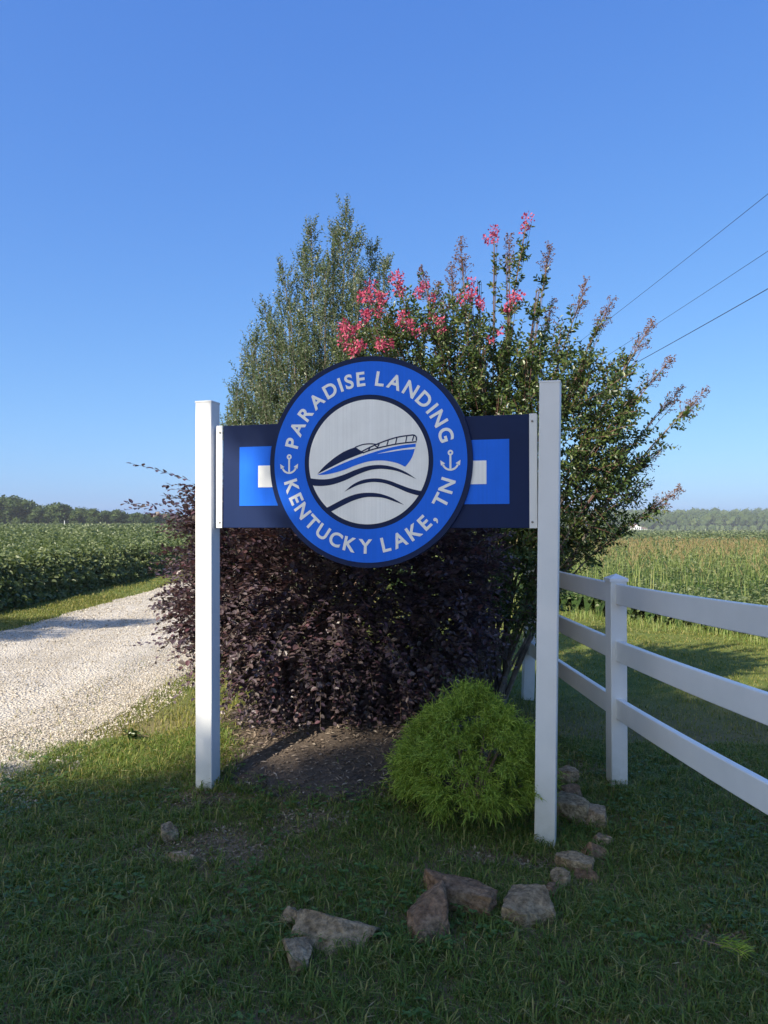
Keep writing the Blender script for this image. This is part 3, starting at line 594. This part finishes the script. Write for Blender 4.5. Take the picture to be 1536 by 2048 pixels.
# ------------------------------------------------------------------ white rail fence
FP = [(1.545, 2.35), (1.41, 4.69), (1.315, 7.0)]
fence = thing('rail_fence', 'white vinyl three rail fence beside the sign', 'fence', (FP[1][0], FP[1][1], float(h(*FP[1]))))
fz = fence.location.z
for i, (x, y) in enumerate(FP):
    zt = (1.225, 1.163, 1.16)[i]; base = float(h(x, y)); lx = (0, 0, .03)[i]; a = .06
    o = bevbox('post', MATS['vinyl'], fence, (.1, .1, zt - base + .3), (x - FP[1][0], y - FP[1][1], (zt + base - .3) / 2 - fz), .005, (0, lx, a * (0 if i == 2 else 1)))
    mb = MB(); hz = (zt - base + .3) / 2; w = .057
    for k, (ww, zz) in enumerate(((w, -.012), (w, .012), (w * .93, .016))): pass
    mb.add([(sx*ww, sy*ww, hz + zz) for ww, zz in ((w, -.004), (w, .014)) for sx, sy in ((-1,-1),(1,-1),(1,1),(-1,1))] + [(0, 0, hz + .042)], [(0,1,5,4),(1,2,6,5),(2,3,7,6),(3,0,4,7)])
    mb.f.append(np.array([(4,5,8),(5,6,8),(6,7,8),(7,4,8)])); mb.build('post_cap', MATS['vinyl'], o)
    if i == 2:
        for zz in (.5, .13): bevbox('rail_slot', MATS['pane_dark'], o, (.004, .035, .1), (-.0515, 0, zz), .001)
for seg, (i, j, dz) in enumerate(((1, 0, .065), (1, 2, 0))):
    for zt in (1.144, .803, .456):
        a, b = np.array([*FP[i], zt - .06]), np.array([*FP[j], zt - .06 + dz]); d = (b - a)[:2] / np.linalg.norm((b - a)[:2]); s = np.array([-d[1], d[0], 0]); e0 = a + np.append(d, 0) * .03; e1 = b - np.append(d, 0) * .03
        n = 13; t = np.linspace(0, 1, n)[:, None]; c = e0 * (1 - t) + e1 * t - np.array([0, 0, 1.]) * (4 * t * (1 - t)) * (.012 if seg == 0 else .004); hh, w, ch = .061, .019, .004
        prof = [(-w, -hh + ch), (-w + ch, -hh), (w - ch, -hh), (w, -hh + ch), (w, hh - ch), (w - ch, hh), (-w + ch, hh), (-w, hh - ch)]
        v = np.stack([c + s * p + np.array([0, 0, 1.]) * q for p, q in prof], 1) - np.array([FP[1][0], FP[1][1], fz])
        mb = MB(); ii = np.arange(n - 1)[:, None] * 8; jj = np.arange(8)[None]; kk = (jj + 1) % 8
        mb.add(v.reshape(-1, 3), np.stack([ii + jj, ii + kk, ii + kk + 8, ii + jj + 8], -1).reshape(-1, 4)); mb.build('rail', MATS['vinyl'], fence)

# ------------------------------------------------------------------ border rocks
def rock(name, px, py, size, rz, mat, label, seed, tilt=(0, 0), sink=.35, cuts=9, z=-.1):
    p = at(px, py, z=z); z = float(h(p[0], p[1])); p = at(px, py, z=z); size = (size[0] * 1.06, size[1], size[2] * .9); rg = np.random.default_rng(seed)
    bm = bmesh.new(); bmesh.ops.create_cube(bm, size=2); bmesh.ops.subdivide_edges(bm, edges=bm.edges[:], cuts=11, use_grid_fill=True)
    v = np.array([q.co[:] for q in bm.verts]); v = v * .72 + unit(v) * .36
    for k in range(cuts):
        nrm = unit(rg.normal(size=3) * [1, 1, .8]); c = rg.uniform(.66, .95); d = v @ nrm - c; v = v - np.maximum(d, 0)[:, None] * nrm
    for k, q in enumerate(bm.verts):
        w = Vector(v[k]); q.co = w + .07 * mn.noise_vector(w * 2.3 + Vector((seed, 0, 0))) + .045 * mn.noise_vector(w * 6 + Vector((seed, 3, 0))) + .02 * mn.noise_vector(w * 14 + Vector((seed, 5, 0)))
        q.co = Vector((q.co.x * size[0] / 2, q.co.y * size[1] / 2, q.co.z * size[2] / 2))
    me = bpy.data.meshes.new(name); bm.to_mesh(me); bm.free()
    return link(name, me, MATS[mat], None, (p[0], p[1] + size[1] * .35, z + size[2] * (.46 - sink)), (tilt[0], tilt[1], rz), label, 'rock', 'rocks edging the planting bed')
rock('border_rock', 918, 1812, (.30, .19, .17), -.38, 'rock_red', 'long reddish slab lying crosswise behind the tilted block', 1, (-.1, .05), .3)
rock('border_rock', 866, 1886, (.17, .36, .20), -.32, 'rock_red', 'big tilted brown block leaning against the reddish slab', 2, (.12, -.14), .28)
rock('border_rock', 1072, 1842, (.18, .27, .16), -.42, 'rock_grey', 'pale grey jagged rock below the right sign post', 3, (.12, -.15), .3)
rock('border_rock', 1120, 1772, (.085, .10, .11), .3, 'rock_grey', 'small pointed grey rock touching the jagged rock', 4)
rock('border_rock', 1152, 1742, (.17, .13, .12), -.4, 'rock_grey', 'low rounded rock at the foot of the right sign post', 5)
rock('border_rock', 1188, 1716, (.115, .12, .13), .2, 'rock_red', 'upright reddish brown rock beside a white pebble', 6)
rock('border_rock', 1184, 1655, (.15, .17, .17), -.3, 'rock_sand', 'sandy tan rock with a rounded top right of the post', 7)
rock('border_rock', 1146, 1640, (.19, .20, .2), -.35, 'rock_grey', 'dark grey rock wedged between the post and the sandy rock', 8)
rock('border_rock', 1146, 1597, (.12, .12, .12), .5, 'rock_red', 'brownish rock behind the dark grey one', 9)
rock('border_rock', 1132, 1566, (.13, .14, .15), .1, 'rock_sand', 'pale brown rock at the back end of the rock edging', 10)
rock('border_rock', 668, 1893, (.29, .26, .15), -.2, 'rock_grey', 'wide flat grey slab half sunk in the front grass', 11, (.08, .12), .42, 6)
rock('border_rock', 590, 1930, (.085, .2, .09), .38, 'rock_plank', 'narrow plank shaped pale stone against the wide slab', 12, (.15, .1), .2, 4)
rock('border_rock', 584, 1850, (.11, .12, .12), .3, 'rock_grey', 'small broken grey stone behind the plank shaped stone', 13)
rock('border_rock', 340, 1676, (.085, .10, .12), .3, 'rock_grey', 'lone small grey stone left of the bare soil patch', 14)
rock('border_rock', 365, 1722, (.15, .12, .09), .1, 'rock_sand', 'half buried tan stone on the bare soil patch', 15, sink=.55)
rock('border_rock', 1200, 1690, (.09, .10, .09), .7, 'rock_sand', 'small tan rock between the upright reddish rock and the sandy one', 21, sink=.45)
rock('border_rock', 1176, 1757, (.10, .09, .08), .1, 'rock_red', 'little reddish rock on the lawn side of the low rounded rock', 22, sink=.5)
rock('border_rock', 1100, 1792, (.09, .09, .09), .9, 'rock_red', 'little reddish rock leaning on the small pointed rock', 23, sink=.4)
rock('border_rock', 486, 1778, (.12, .09, .07), .2, 'rock_grey', 'nearly buried grey stone below the bare soil patch', 24, sink=.6)
rock('pebble', 1163, 1688, (.035, .025, .022), .2, 'rock_sand', 'little whitish pebble beside the upright reddish rock', 16)

# ------------------------------------------------------------------ shrubs
def shoots(mb, P, V, length, k, lL, lW, droop=.15, spread=.9, upn=.5, stems=None, srad=.0025, flat=False, fold=.18):
    """shoots from P along V, each with k leaves set alternately along it"""
    n = len(P); V = unit(V); s1 = unit(np.cross(V, rand_dir(n))); s2 = np.cross(V, s1); length = np.broadcast_to(length, n)[:, None]; ph = rng.random(n) * 6.3
    if flat: s1 = unit(np.cross(V, np.array([0, 0, 1.]) + rand_dir(n) * .45)); s2 = np.cross(s1, V)
    for j in range(k):
        t = (j + .6) / k; C = P + V * length * t - np.array([0, 0, 1.]) * droop * length * t * t
        a = (j % 2) * math.pi + rng.normal(0, .35, n) if flat else ph + j * 2.4 + rng.normal(0, .3, n); S = s1 * np.cos(a)[:, None] + s2 * np.sin(a)[:, None]
        A = V * .55 + S * spread + rng.normal(0, .18, (n, 3)); N = (s2 * 1.0 + rand_dir(n) * .45 + np.array([0, 0, .3])) if flat else rand_dir(n) * .6 + np.array([0, 0, upn]) - V * .3
        sz = rng.uniform(.7, 1.2, n) * (1.05 - .35 * t); leaves(mb, C, A, N, lL * sz, lW * sz, fold)
    if stems is not None:
        a = s1 * srad; t3 = np.linspace(0, 1, 4)
        pts = [P + V * length * t - np.array([0, 0, 1.]) * droop * length * t * t for t in t3]
        v = np.stack([q for i, p in enumerate(pts) for q in (p + a * (1 - .6 * t3[i]), p - a * (1 - .6 * t3[i]) + s2 * srad * .6)], 1).reshape(-1, 3); b = np.arange(n)[:, None] * 8
        stems.add(v, np.concatenate([b + [0, 1, 3, 2], b + [2, 3, 5, 4], b + [4, 5, 7, 6]]))

# dark purple fringe-flower bush under the sign
c0 = np.array([-.33, 5.82, .97]); base = np.array([-.52, 5.42, float(h(-.52, 5.42))])
bush = thing('purple_bush', 'large rounded dark purple leaved bush behind the sign', 'bush', tuple(base))
mb = MB(); st = MB(); n = 5600; d = rand_dir(n); d = d / (np.abs(d) ** 2.8).sum(1, keepdims=True) ** (1 / 2.8); d[:, 2] = np.where(d[:, 2] < -.9, -d[:, 2], d[:, 2]); lump = 1 + .09 * np.sin(5*d[:, 0] + 3*d[:, 2]) * np.cos(4*d[:, 1] - 5*d[:, 2]) + .06 * np.sin(11*d[:, 0] + 9*d[:, 2])
rad = np.array([1.06, .9, .9]); pass; P = c0 + d * rad * (lump * (1 - .55 * rng.random(n) ** 1.5))[:, None]; P[:, 2] = np.maximum(P[:, 2], .22 + .1 * rng.random(n)); tp = .66 + .34 * sstep(.2, .85, P[:, 2]); P[:, 0] = -.2 + (P[:, 0] + .2) * tp; P[:, 1] = 5.6 + (P[:, 1] - 5.6) * tp
V = d * .9 + rand_dir(n) * .6 + np.array([0, 0, .05]); shoots(mb, P - base, V, rng.uniform(.16, .34, n), 12, .05, .033, .3, .95, .5, st, flat=True, fold=.06)
n = 150; d = np.stack([-1.0 + np.abs(rng.normal(0, .15, n)), rng.normal(-.1, .45, n), rng.uniform(-.32, 1.0, n)], -1); P = c0 + d * rad * .9
shoots(mb, P - base, unit(d * [1, .6, .25] + np.array([-.4, 0, .1])) + rand_dir(n) * .3, rng.uniform(.22, .46, n), 17, .052, .033, .08, .95, .6, st, flat=True, fold=.06)
n = 70; d = unit(np.stack([.9 + rng.normal(0, .2, n), rng.normal(-.2, .4, n), rng.uniform(-.5, .6, n)], -1)); P = c0 + d * rad * .88
shoots(mb, P - base, d * [1, .5, .2] + rand_dir(n) * .4, rng.uniform(.2, .36, n), 13, .05, .033, .2, .95, .6, st, flat=True, fold=.06)
mb.build('foliage', MATS['purple_leaf'], bush, kind='stuff'); st.build('twigs', MATS['bark_dark'], bush, kind='stuff')
for i in range(9):
    a = random.uniform(0, 6.3); q = np.array([math.cos(a) * .65, .42 + math.sin(a) * .45, random.uniform(.7, 1.2)]); s0_ = np.array([random.uniform(-.07, .07), random.uniform(-.05, .09), -.06])
    mb = MB(); tube(mb, curve(s0_, q, (q[0]*-.25, -.05, .1), 7), np.linspace(.024, .008, 7), 7); mb.build('stem', MATS['bark_tan'], bush)

# pale green upright evergreen behind
D0 = 7.7; eb = np.array([at(650, 1000, D=D0)[0], D0, 0]); eb[2] = float(h(eb[0], eb[1]))
ever = thing('evergreen_tree', 'tall pale green evergreen with several pointed tops', 'tree', tuple(eb)); mb = MB(); st = MB()
tips = [(692, 392, 0), (668, 440, .2), (712, 455, -.1), (622, 438, -.2), (605, 480, .2), (568, 520, .1), (772, 508, 0), (745, 480, .3), (530, 600, .1), (545, 640, -.3), (500, 690, .1), (470, 762, -.2), (462, 800, .25), (650, 520, -.4), (720, 545, -.5), (480, 725, .1), (456, 832, 0), (505, 655, -.2), (800, 640, 0), (580, 600, -.5), (610, 690, -.6), (520, 745, -.45), (690, 640, -.65)]
for px, py, dy in tips:
    T = at(px, py + 18, D=D0 + dy); b = np.array([eb[0] + (T[0] - eb[0]) * .45, D0 + dy * .8, .6 + .25 * (T[2] - 1)]); n = int(118 * (T[2] - b[2])); t = rng.random(n) ** .9
    tall = max(0, 1 - abs(py - 430) / 200); rr = (.43 - .23 * tall) * (1 - t) ** .75 + .035; a = rng.random(n) * 6.3; off = np.stack([np.cos(a), np.sin(a), 0*a], -1); q = np.sqrt(rng.random(n))[:, None]
    P = b + (T - b) * t[:, None] + off * rr[:, None] * q * .85; V = off * (.5 * q) + np.array([0, 0, .85]) + (T - b) * .12 + rand_dir(n) * .28
    shoots(mb, P - eb, V, rng.uniform(.10, .2, n), 12, .035, .0135, .0, .75, .3, st, .0018)
    m2 = MB(); tube(m2, curve(np.array([0, 0, -.05]) + np.array([T[0] - eb[0], dy, 0]) * .06, T - eb, (T - eb) * np.array([.1, .1, 0]), 8), np.linspace(.028, .003, 8), 6); m2.build('stem', MATS['bark_grey'], ever)
n = 2600; d = rand_dir(n); c = np.array([at(632, 900, D=D0)[0], D0, 1.85]); P = c + d * [.9, .75, 1.5] * (1 - .4 * rng.random(n) ** 1.5)[:, None]; P = P[P[:, 2] > .15]; n = len(P)
shoots(mb, P - eb, unit(P - c) * .5 + np.array([0, 0, .7]) + rand_dir(n) * .35, rng.uniform(.12, .22, n), 12, .032, .012, .0, .75, .3, st, .0018)
mb.build('foliage', MATS['olive_leaf'], ever, kind='stuff'); st.build('twigs', MATS['bark_grey'], ever, kind='stuff')

# crape myrtle: many arching stems, pink panicles on one side, seed heads on the other
cb = np.array([.86, 6.75, 0]); cb[2] = float(h(cb[0], cb[1]))
myr = thing('flowering_shrub', 'big spreading shrub with pink flower clusters and brown seed heads', 'shrub', tuple(cb)); mb = MB(); st = MB(); sd = MB()
ctips = [(705, 690, 'f', -.2), (690, 660, 'f', -.4), (738, 585, 'f', 0), (762, 600, 'f', -.3), (792, 560, 'f', .1), (735, 640, 'f', -.4), (765, 692, 'f', -.6), (815, 650, 'f', -.2), (850, 565, 's', .2), (865, 640, 'f', -.3), (925, 512, 's', 0), (905, 560, 's', .3), (942, 592, 'f', -.1),
         (880, 600, 's', 0), (990, 462, 'f', .1), (1056, 442, 'f', 0), (1020, 500, 's', .2), (1098, 515, 's', .2), (1080, 575, 'n', -.1), (1028, 598, 'f', -.2), (1165, 592, 's', .1), (1100, 630, 's', .3), (1212, 628, 's', .2), (1180, 690, 'n', -.2), (1290, 672, 's', 0), (1255, 715, 'n', .3),
         (1322, 742, 's', .1), (1290, 760, 'n', -.3), (1392, 802, 's', 0), (1345, 800, 's', .3), (1300, 920, 's', .1), (1255, 900, 'n', -.3), (1275, 985, 's', .2), (1332, 998, 's', 0), (1240, 1045, 'n', .1), (1190, 1070, 'n', -.2), (1150, 1080, 'n', .2), (1000, 1040, 'n', -.3), (960, 690, 'n', -.5), (1005, 790, 'n', -.5), (830, 720, 'n', -.3), (900, 800, 'n', -.4), (1060, 700, 'n', -.4), (1120, 780, 'n', -.4), (960, 560, 'n', .2)]
fl = []
for i, (px, py, kind, dy) in enumerate(ctips):
    T = at(px, py, D=6.7 + dy) - cb; b0 = np.array([random.uniform(-.2, .2), random.uniform(-.12, .15), -.05]); low = T[2] < 1.6
    bend = np.array([-T[0] * .12, 0, (.35 if not low else .25)]) + np.array([random.uniform(-.08, .08), random.uniform(-.08, .08), 0])
    pts = curve(b0, T, bend, 12); m2 = MB(); tube(m2, pts, np.linspace(.012 if i % 4 else .024, .003, 12), 6); m2.build('stem', MATS['bark_grey'], myr)
    n = 22; t = .36 + .6 * rng.random(n) ** .9; idx = t * 11; lo = np.floor(idx).astype(int).clip(0, 10); f = (idx - lo)[:, None]; P = pts[lo] * (1 - f) + pts[lo + 1] * f; tan = unit(pts[lo + 1] - pts[lo])
    V = tan * .8 + rand_dir(n) * .62; shoots(mb, P, V, rng.uniform(.16, .36, n) * (1.15 - .55 * t), 15, .05, .025, .16, .95, .6, st, .003)
    tn = unit(T - pts[8]); shoots(mb, np.repeat(pts[7][None], 4, 0), np.repeat((T - pts[7])[None], 4, 0) + rand_dir(4) * .04, np.linalg.norm(T - pts[7]), 16, .05, .024, 0, .9, .5, st, .004)
    if kind == 's':        # open brown panicle of seed capsules
        for k in range(70):
            u_ = random.random(); A = unit(tn + rand_dir(1)[0] * .75); s0_ = T + tn * (.34 * u_ - .2); e = s0_ + A * random.uniform(.06, .13) * (1.15 - .7 * u_); tube(sd, [s0_, (s0_ + e) / 2 + [0, 0, .004], e], [.0016, .0013, .001], 3)
            for r_ in range(3): sd.add(oct_v * .0065 * random.uniform(.7, 1.3) + e + rand_dir(1)[0] * .012, oct_f)
    elif kind == 'f': fl.append((T, tn, random.uniform(.55, .95)))
n = 1250; d = rand_dir(n); c = np.array([at(1080, 870, D=6.7)[0], 6.75, 2.15]); P = c + d * np.array([.84, .6, .95]) * (1 - .55 * rng.random(n) ** 1.3)[:, None]
shoots(mb, P - cb, d * .7 + np.array([.1, 0, .5]) + rand_dir(n) * .5, rng.uniform(.16, .3, n), 14, .05, .026, .14, .95, .6, st, .003)
n = 520; d = rand_dir(n); c = np.array([at(850, 740, D=6.6)[0], 6.6, 2.75]); P = c + d * np.array([.7, .5, .68]) * (1 - .5 * rng.random(n))[:, None]
shoots(mb, P - cb, d * .5 + np.array([-.05, 0, .7]) + rand_dir(n) * .4, rng.uniform(.16, .3, n), 14, .048, .025, .14, .95, .6, st, .003)
n = 130; d = rand_dir(n); c = at(1035, 1165, D=6.35); P = c + d * np.array([.24, .2, .42]) * rng.random((n, 1)) ** .5
shoots(mb, P - cb, d * .6 + np.array([.2, -.1, .2]) + rand_dir(n) * .5, rng.uniform(.14, .26, n), 12, .055, .029, .16, .95, .6, st, .003)
mb.build('foliage', MATS['myrtle_leaf'], myr, kind='stuff'); st.build('twigs', MATS['twig_red'], myr, kind='stuff'); sd.build('seed_heads', MATS['seed_head'], myr, kind='stuff')
for px, py, sc_ in ((742, 578, 1), (795, 560, 1.25), (768, 602, 1), (735, 636, .7), (722, 600, .9), (690, 692, 1.1), (722, 698, .9), (763, 697, .9), (816, 655, 1), (806, 636, .8), (940, 592, 1), (958, 604, .7), (1026, 598, .8), (992, 476, .7), (945, 566, .6), (688, 655, .7), (835, 590, .8), (850, 575, .7), (710, 668, .6), (880, 648, .6), (1003, 668, .5)):
    fl.append((at(px, py, D=6.05) - cb, np.array([0, 0, 1.]), sc_ * .85))
for T, tn, s in fl:
    for (q, sc_) in ((T, s), (T + rand_dir(1)[0] * .08 - tn * .05, s * .75)):
        m2 = MB(); n = int(42 * sc_ * sc_) + 16; d = rand_dir(n); P = q + d * np.array([.056, .056, .066]) * sc_ * rng.random((n, 1)) ** .6 + tn * .03; cards(m2, P, d + rand_dir(n) * .6, rand_dir(n), rng.uniform(.016, .03, n), rng.uniform(.014, .024, n)); m2.build('flower_cluster', MATS['pink_flower'], myr)

# golden thread cypress in front of the right post
def ribbons(mb, P, V, L, W, sag):
    n = len(P); V = unit(V); s = unit(np.cross(V, rand_dir(n))); L = L[:, None]; W = np.broadcast_to(W, n)[:, None]; dn = np.array([0, 0, 1.]); sag = np.broadcast_to(sag, n)[:, None]
    ts = (0, .35, .7, 1); ws = (1, .9, .7, .25); v = []
    for t, w in zip(ts, ws):
        c = P + V * L * t - dn * sag * L * t * t; v += [c + s * W * w / 2, c - s * W * w / 2]
    b = np.arange(n)[:, None] * 8; mb.add(np.stack(v, 1).reshape(-1, 3), np.concatenate([b + [0, 1, 3, 2], b + [2, 3, 5, 4], b + [4, 5, 7, 6]]))
gb = np.array([.487, 4.25, 0]); gb[2] = float(h(gb[0], gb[1]))
gold = thing('golden_cypress', 'round bushy golden green thread leaf shrub beside the right post', 'shrub', tuple(gb)); mb = MB(); nt_ = 430; k = 15; n = nt_ * k
d = rand_dir(nt_); d[:, 2] = np.abs(d[:, 2]) * 1.05 - .25; d = unit(d); lump = 1 + .12 * np.sin(6*d[:, 0] + 4*d[:, 2] + 1) * np.cos(5*d[:, 1] + 3*d[:, 2]) + rng.normal(0, .07, nt_)
P = np.array([0, 0, .18]) + d * np.array([.345, .335, .385]) * lump[:, None]; P[:, :2] *= (1.0 - .2 * sstep(.2, .6, P[:, 2:3])); P[:, 2] = np.maximum(P[:, 2], .03); P = np.repeat(P, k, 0) + rng.normal(0, .016, (n, 3)); d = np.repeat(d, k, 0)
V = d * .65 + np.array([0, 0, .5]) + rand_dir(n) * .62; L = rng.uniform(.04, .11, n); sg = rng.uniform(.1, .6, n); ribbons(mb, P, V, L, .0036, sg); Vu = unit(V)
for j in range(8):
    t = rng.uniform(.15, .95, n)[:, None]; q = P + Vu * L[:, None] * t - np.array([0, 0, 1.]) * (sg * L)[:, None] * t * t; ribbons(mb, q, Vu + rand_dir(n) * .75 - np.array([0, 0, .2]), rng.uniform(.016, .042, n), .0036, rng.uniform(.1, .6, n))
mb.build('foliage', MATS['gold_thread'], gold, kind='stuff')
for i in range(6):
    a = i * 1.05; m2 = MB(); tube(m2, curve((0, 0, -.04), (math.cos(a) * .2, math.sin(a) * .2, .42), (0, 0, .03), 5), np.linspace(.014, .004, 5), 6); m2.build('stem', MATS['bark_tan'], gold)

# clippings dropped on the lawn
def clipping(px, py, label, mat, n, L, seed):
    p = at(px, py, z=-.1); p[2] = float(h(p[0], p[1])); T = thing('plant_clipping', label, 'clipping', tuple(p), seed); mb = MB(); P = np.stack([rng.uniform(-.04, .05, n), rng.normal(0, .012, n), .045 + rng.random(n) * .03], -1)
    if mat == 'gold_thread': ribbons(mb, P, np.array([-.8, 0, .2]) + rand_dir(n) * .5, rng.uniform(.03, .07, n), .003, np.full(n, .2))
    else: leaves(mb, P, rand_dir(n) * [1, 1, .4], rand_dir(n) * .5 + [0, 0, 1], L, L * .45)
    mb.build('foliage', MATS[mat], T, kind='stuff'); m2 = MB(); tube(m2, [(-.05, 0, .05), (.03, .01, .055), (.13, -.03, .04)], [.002, .002, .0015], 5); m2.build('stem', MATS['bark_tan'], T)
clipping(1455, 1915, 'yellow green sprig dropped on the lawn in front of the fence', 'gold_thread', 70, .05, 2.6); clipping(265, 1500, 'fallen leafy green twig on the grass beside the drive', 'myrtle_leaf', 26, .06, .1)

# ------------------------------------------------------------------ shade trees standing behind the viewer
K = 1 / math.tan(R(ELEV)); OFF = -SH * K
def in_poly(x, y, poly):
    c = np.zeros(len(x), bool); n = len(poly)
    for i in range(n):
        x0, y0 = poly[i]; x1, y1 = poly[(i+1) % n]; c ^= ((y0 > y) != (y1 > y)) & (x < (x1 - x0) * (y - y0) / (y1 - y0 + 1e-12) + x0)
    return c
def shade_tree(label, trunk, poly, z0, z1, nclump, rc, seed, per=300):
    rg = np.random.default_rng(seed); xs = np.array([p[0] for p in poly]); ys = np.array([p[1] for p in poly]); z = float(h(*trunk))
    T = thing('shade_tree', label, 'tree', (trunk[0], trunk[1], z)); cr = MB(); C = []
    while len(C) < nclump:
        x, y = rg.uniform(xs.min(), xs.max(), 1), rg.uniform(ys.min(), ys.max(), 1)
        if in_poly(x, y, poly)[0]: zz = rg.uniform(z0, z1); C.append((x[0] - OFF[0]*zz, y[0] - OFF[1]*zz, zz))
    C = np.array(C) - [trunk[0], trunk[1], z]
    for c in C:
        d = unit(rg.normal(size=(per, 3))); P = c + d * rc * np.array([1, 1, .6]) * rg.random((per, 1)) ** .4
        cards(cr, P, d + rg.normal(size=(per, 3)) * .7, rg.normal(size=(per, 3)) * .7 + [0, 0, .5], rg.uniform(.09, .17, per), rg.uniform(.05, .1, per))
    cr.build('crown', MATS['tree_leaf'], T, kind='stuff'); tr = MB(); top = np.array([*C[:, :2].mean(0) * .5, z1 * .72]); tube(tr, curve((0, 0, -.4), top, (0, 0, 0), 7), np.linspace(.34, .12, 7), 10); tr.build('trunk', MATS['bark_grey'], T)
    br = MB()
    for c in C[::2]: s0_ = top * rg.uniform(.5, 1); tube(br, curve(s0_, c, (0, 0, .3), 5), np.linspace(.09, .015, 5), 5)
    br.build('branches', MATS['bark_grey'], T)
shade_tree('broad leafy shade tree behind the viewer shading the sign', (-6.2, -7.5), [(.38, 4.95), (.62, 5.6), (1.0, 6.2), (1.65, 7.4), (2.6, 7.8), (3.9, 7.4), (4.1, 5), (5.4, 3.4), (5.4, 1), (.5, 1.2), (.2, 4.2)], 10, 13.5, 122, .62, 5)
shade_tree('broad leafy shade tree behind the viewer shading the front lawn', (-12.5, -10.5), [(-4.6, 4.6), (-2.4, 4.55), (-.8, 4.5), (.6, 4.75), (.6, 1), (-4.6, 1)], 10, 13, 80, .6, 6)
shade_tree('leafy tree across the drive throwing a shadow over the gravel', (-14, 2.5), [(-8.6, 9.2), (-5.5, 10.1), (-3.9, 12.4), (-3.5, 13.3), (-5.2, 12.9), (-8.8, 12)], 7.5, 10, 52, .42, 8, 260)

# ------------------------------------------------------------------ summer haze
m = bpy.data.materials.new('haze'); m.use_nodes = True; nt = m.node_tree; nt.nodes.remove(nt.nodes['Principled BSDF'])
v = nt.nodes.new('ShaderNodeVolumePrincipled'); v.inputs['Color'].default_value = (.86, .92, 1, 1); v.inputs['Density'].default_value = .0003; v.inputs['Anisotropy'].default_value = 0
nt.links.new(v.outputs[0], nt.nodes['Material Output'].inputs['Volume'])
prism('haze', m, None, 1500, 1010, -6.5, 26, None, (150, 465, 0)); o = bpy.data.objects['haze']; o['kind'] = 'stuff'; o['label'] = 'thin bluish summer haze over the fields'
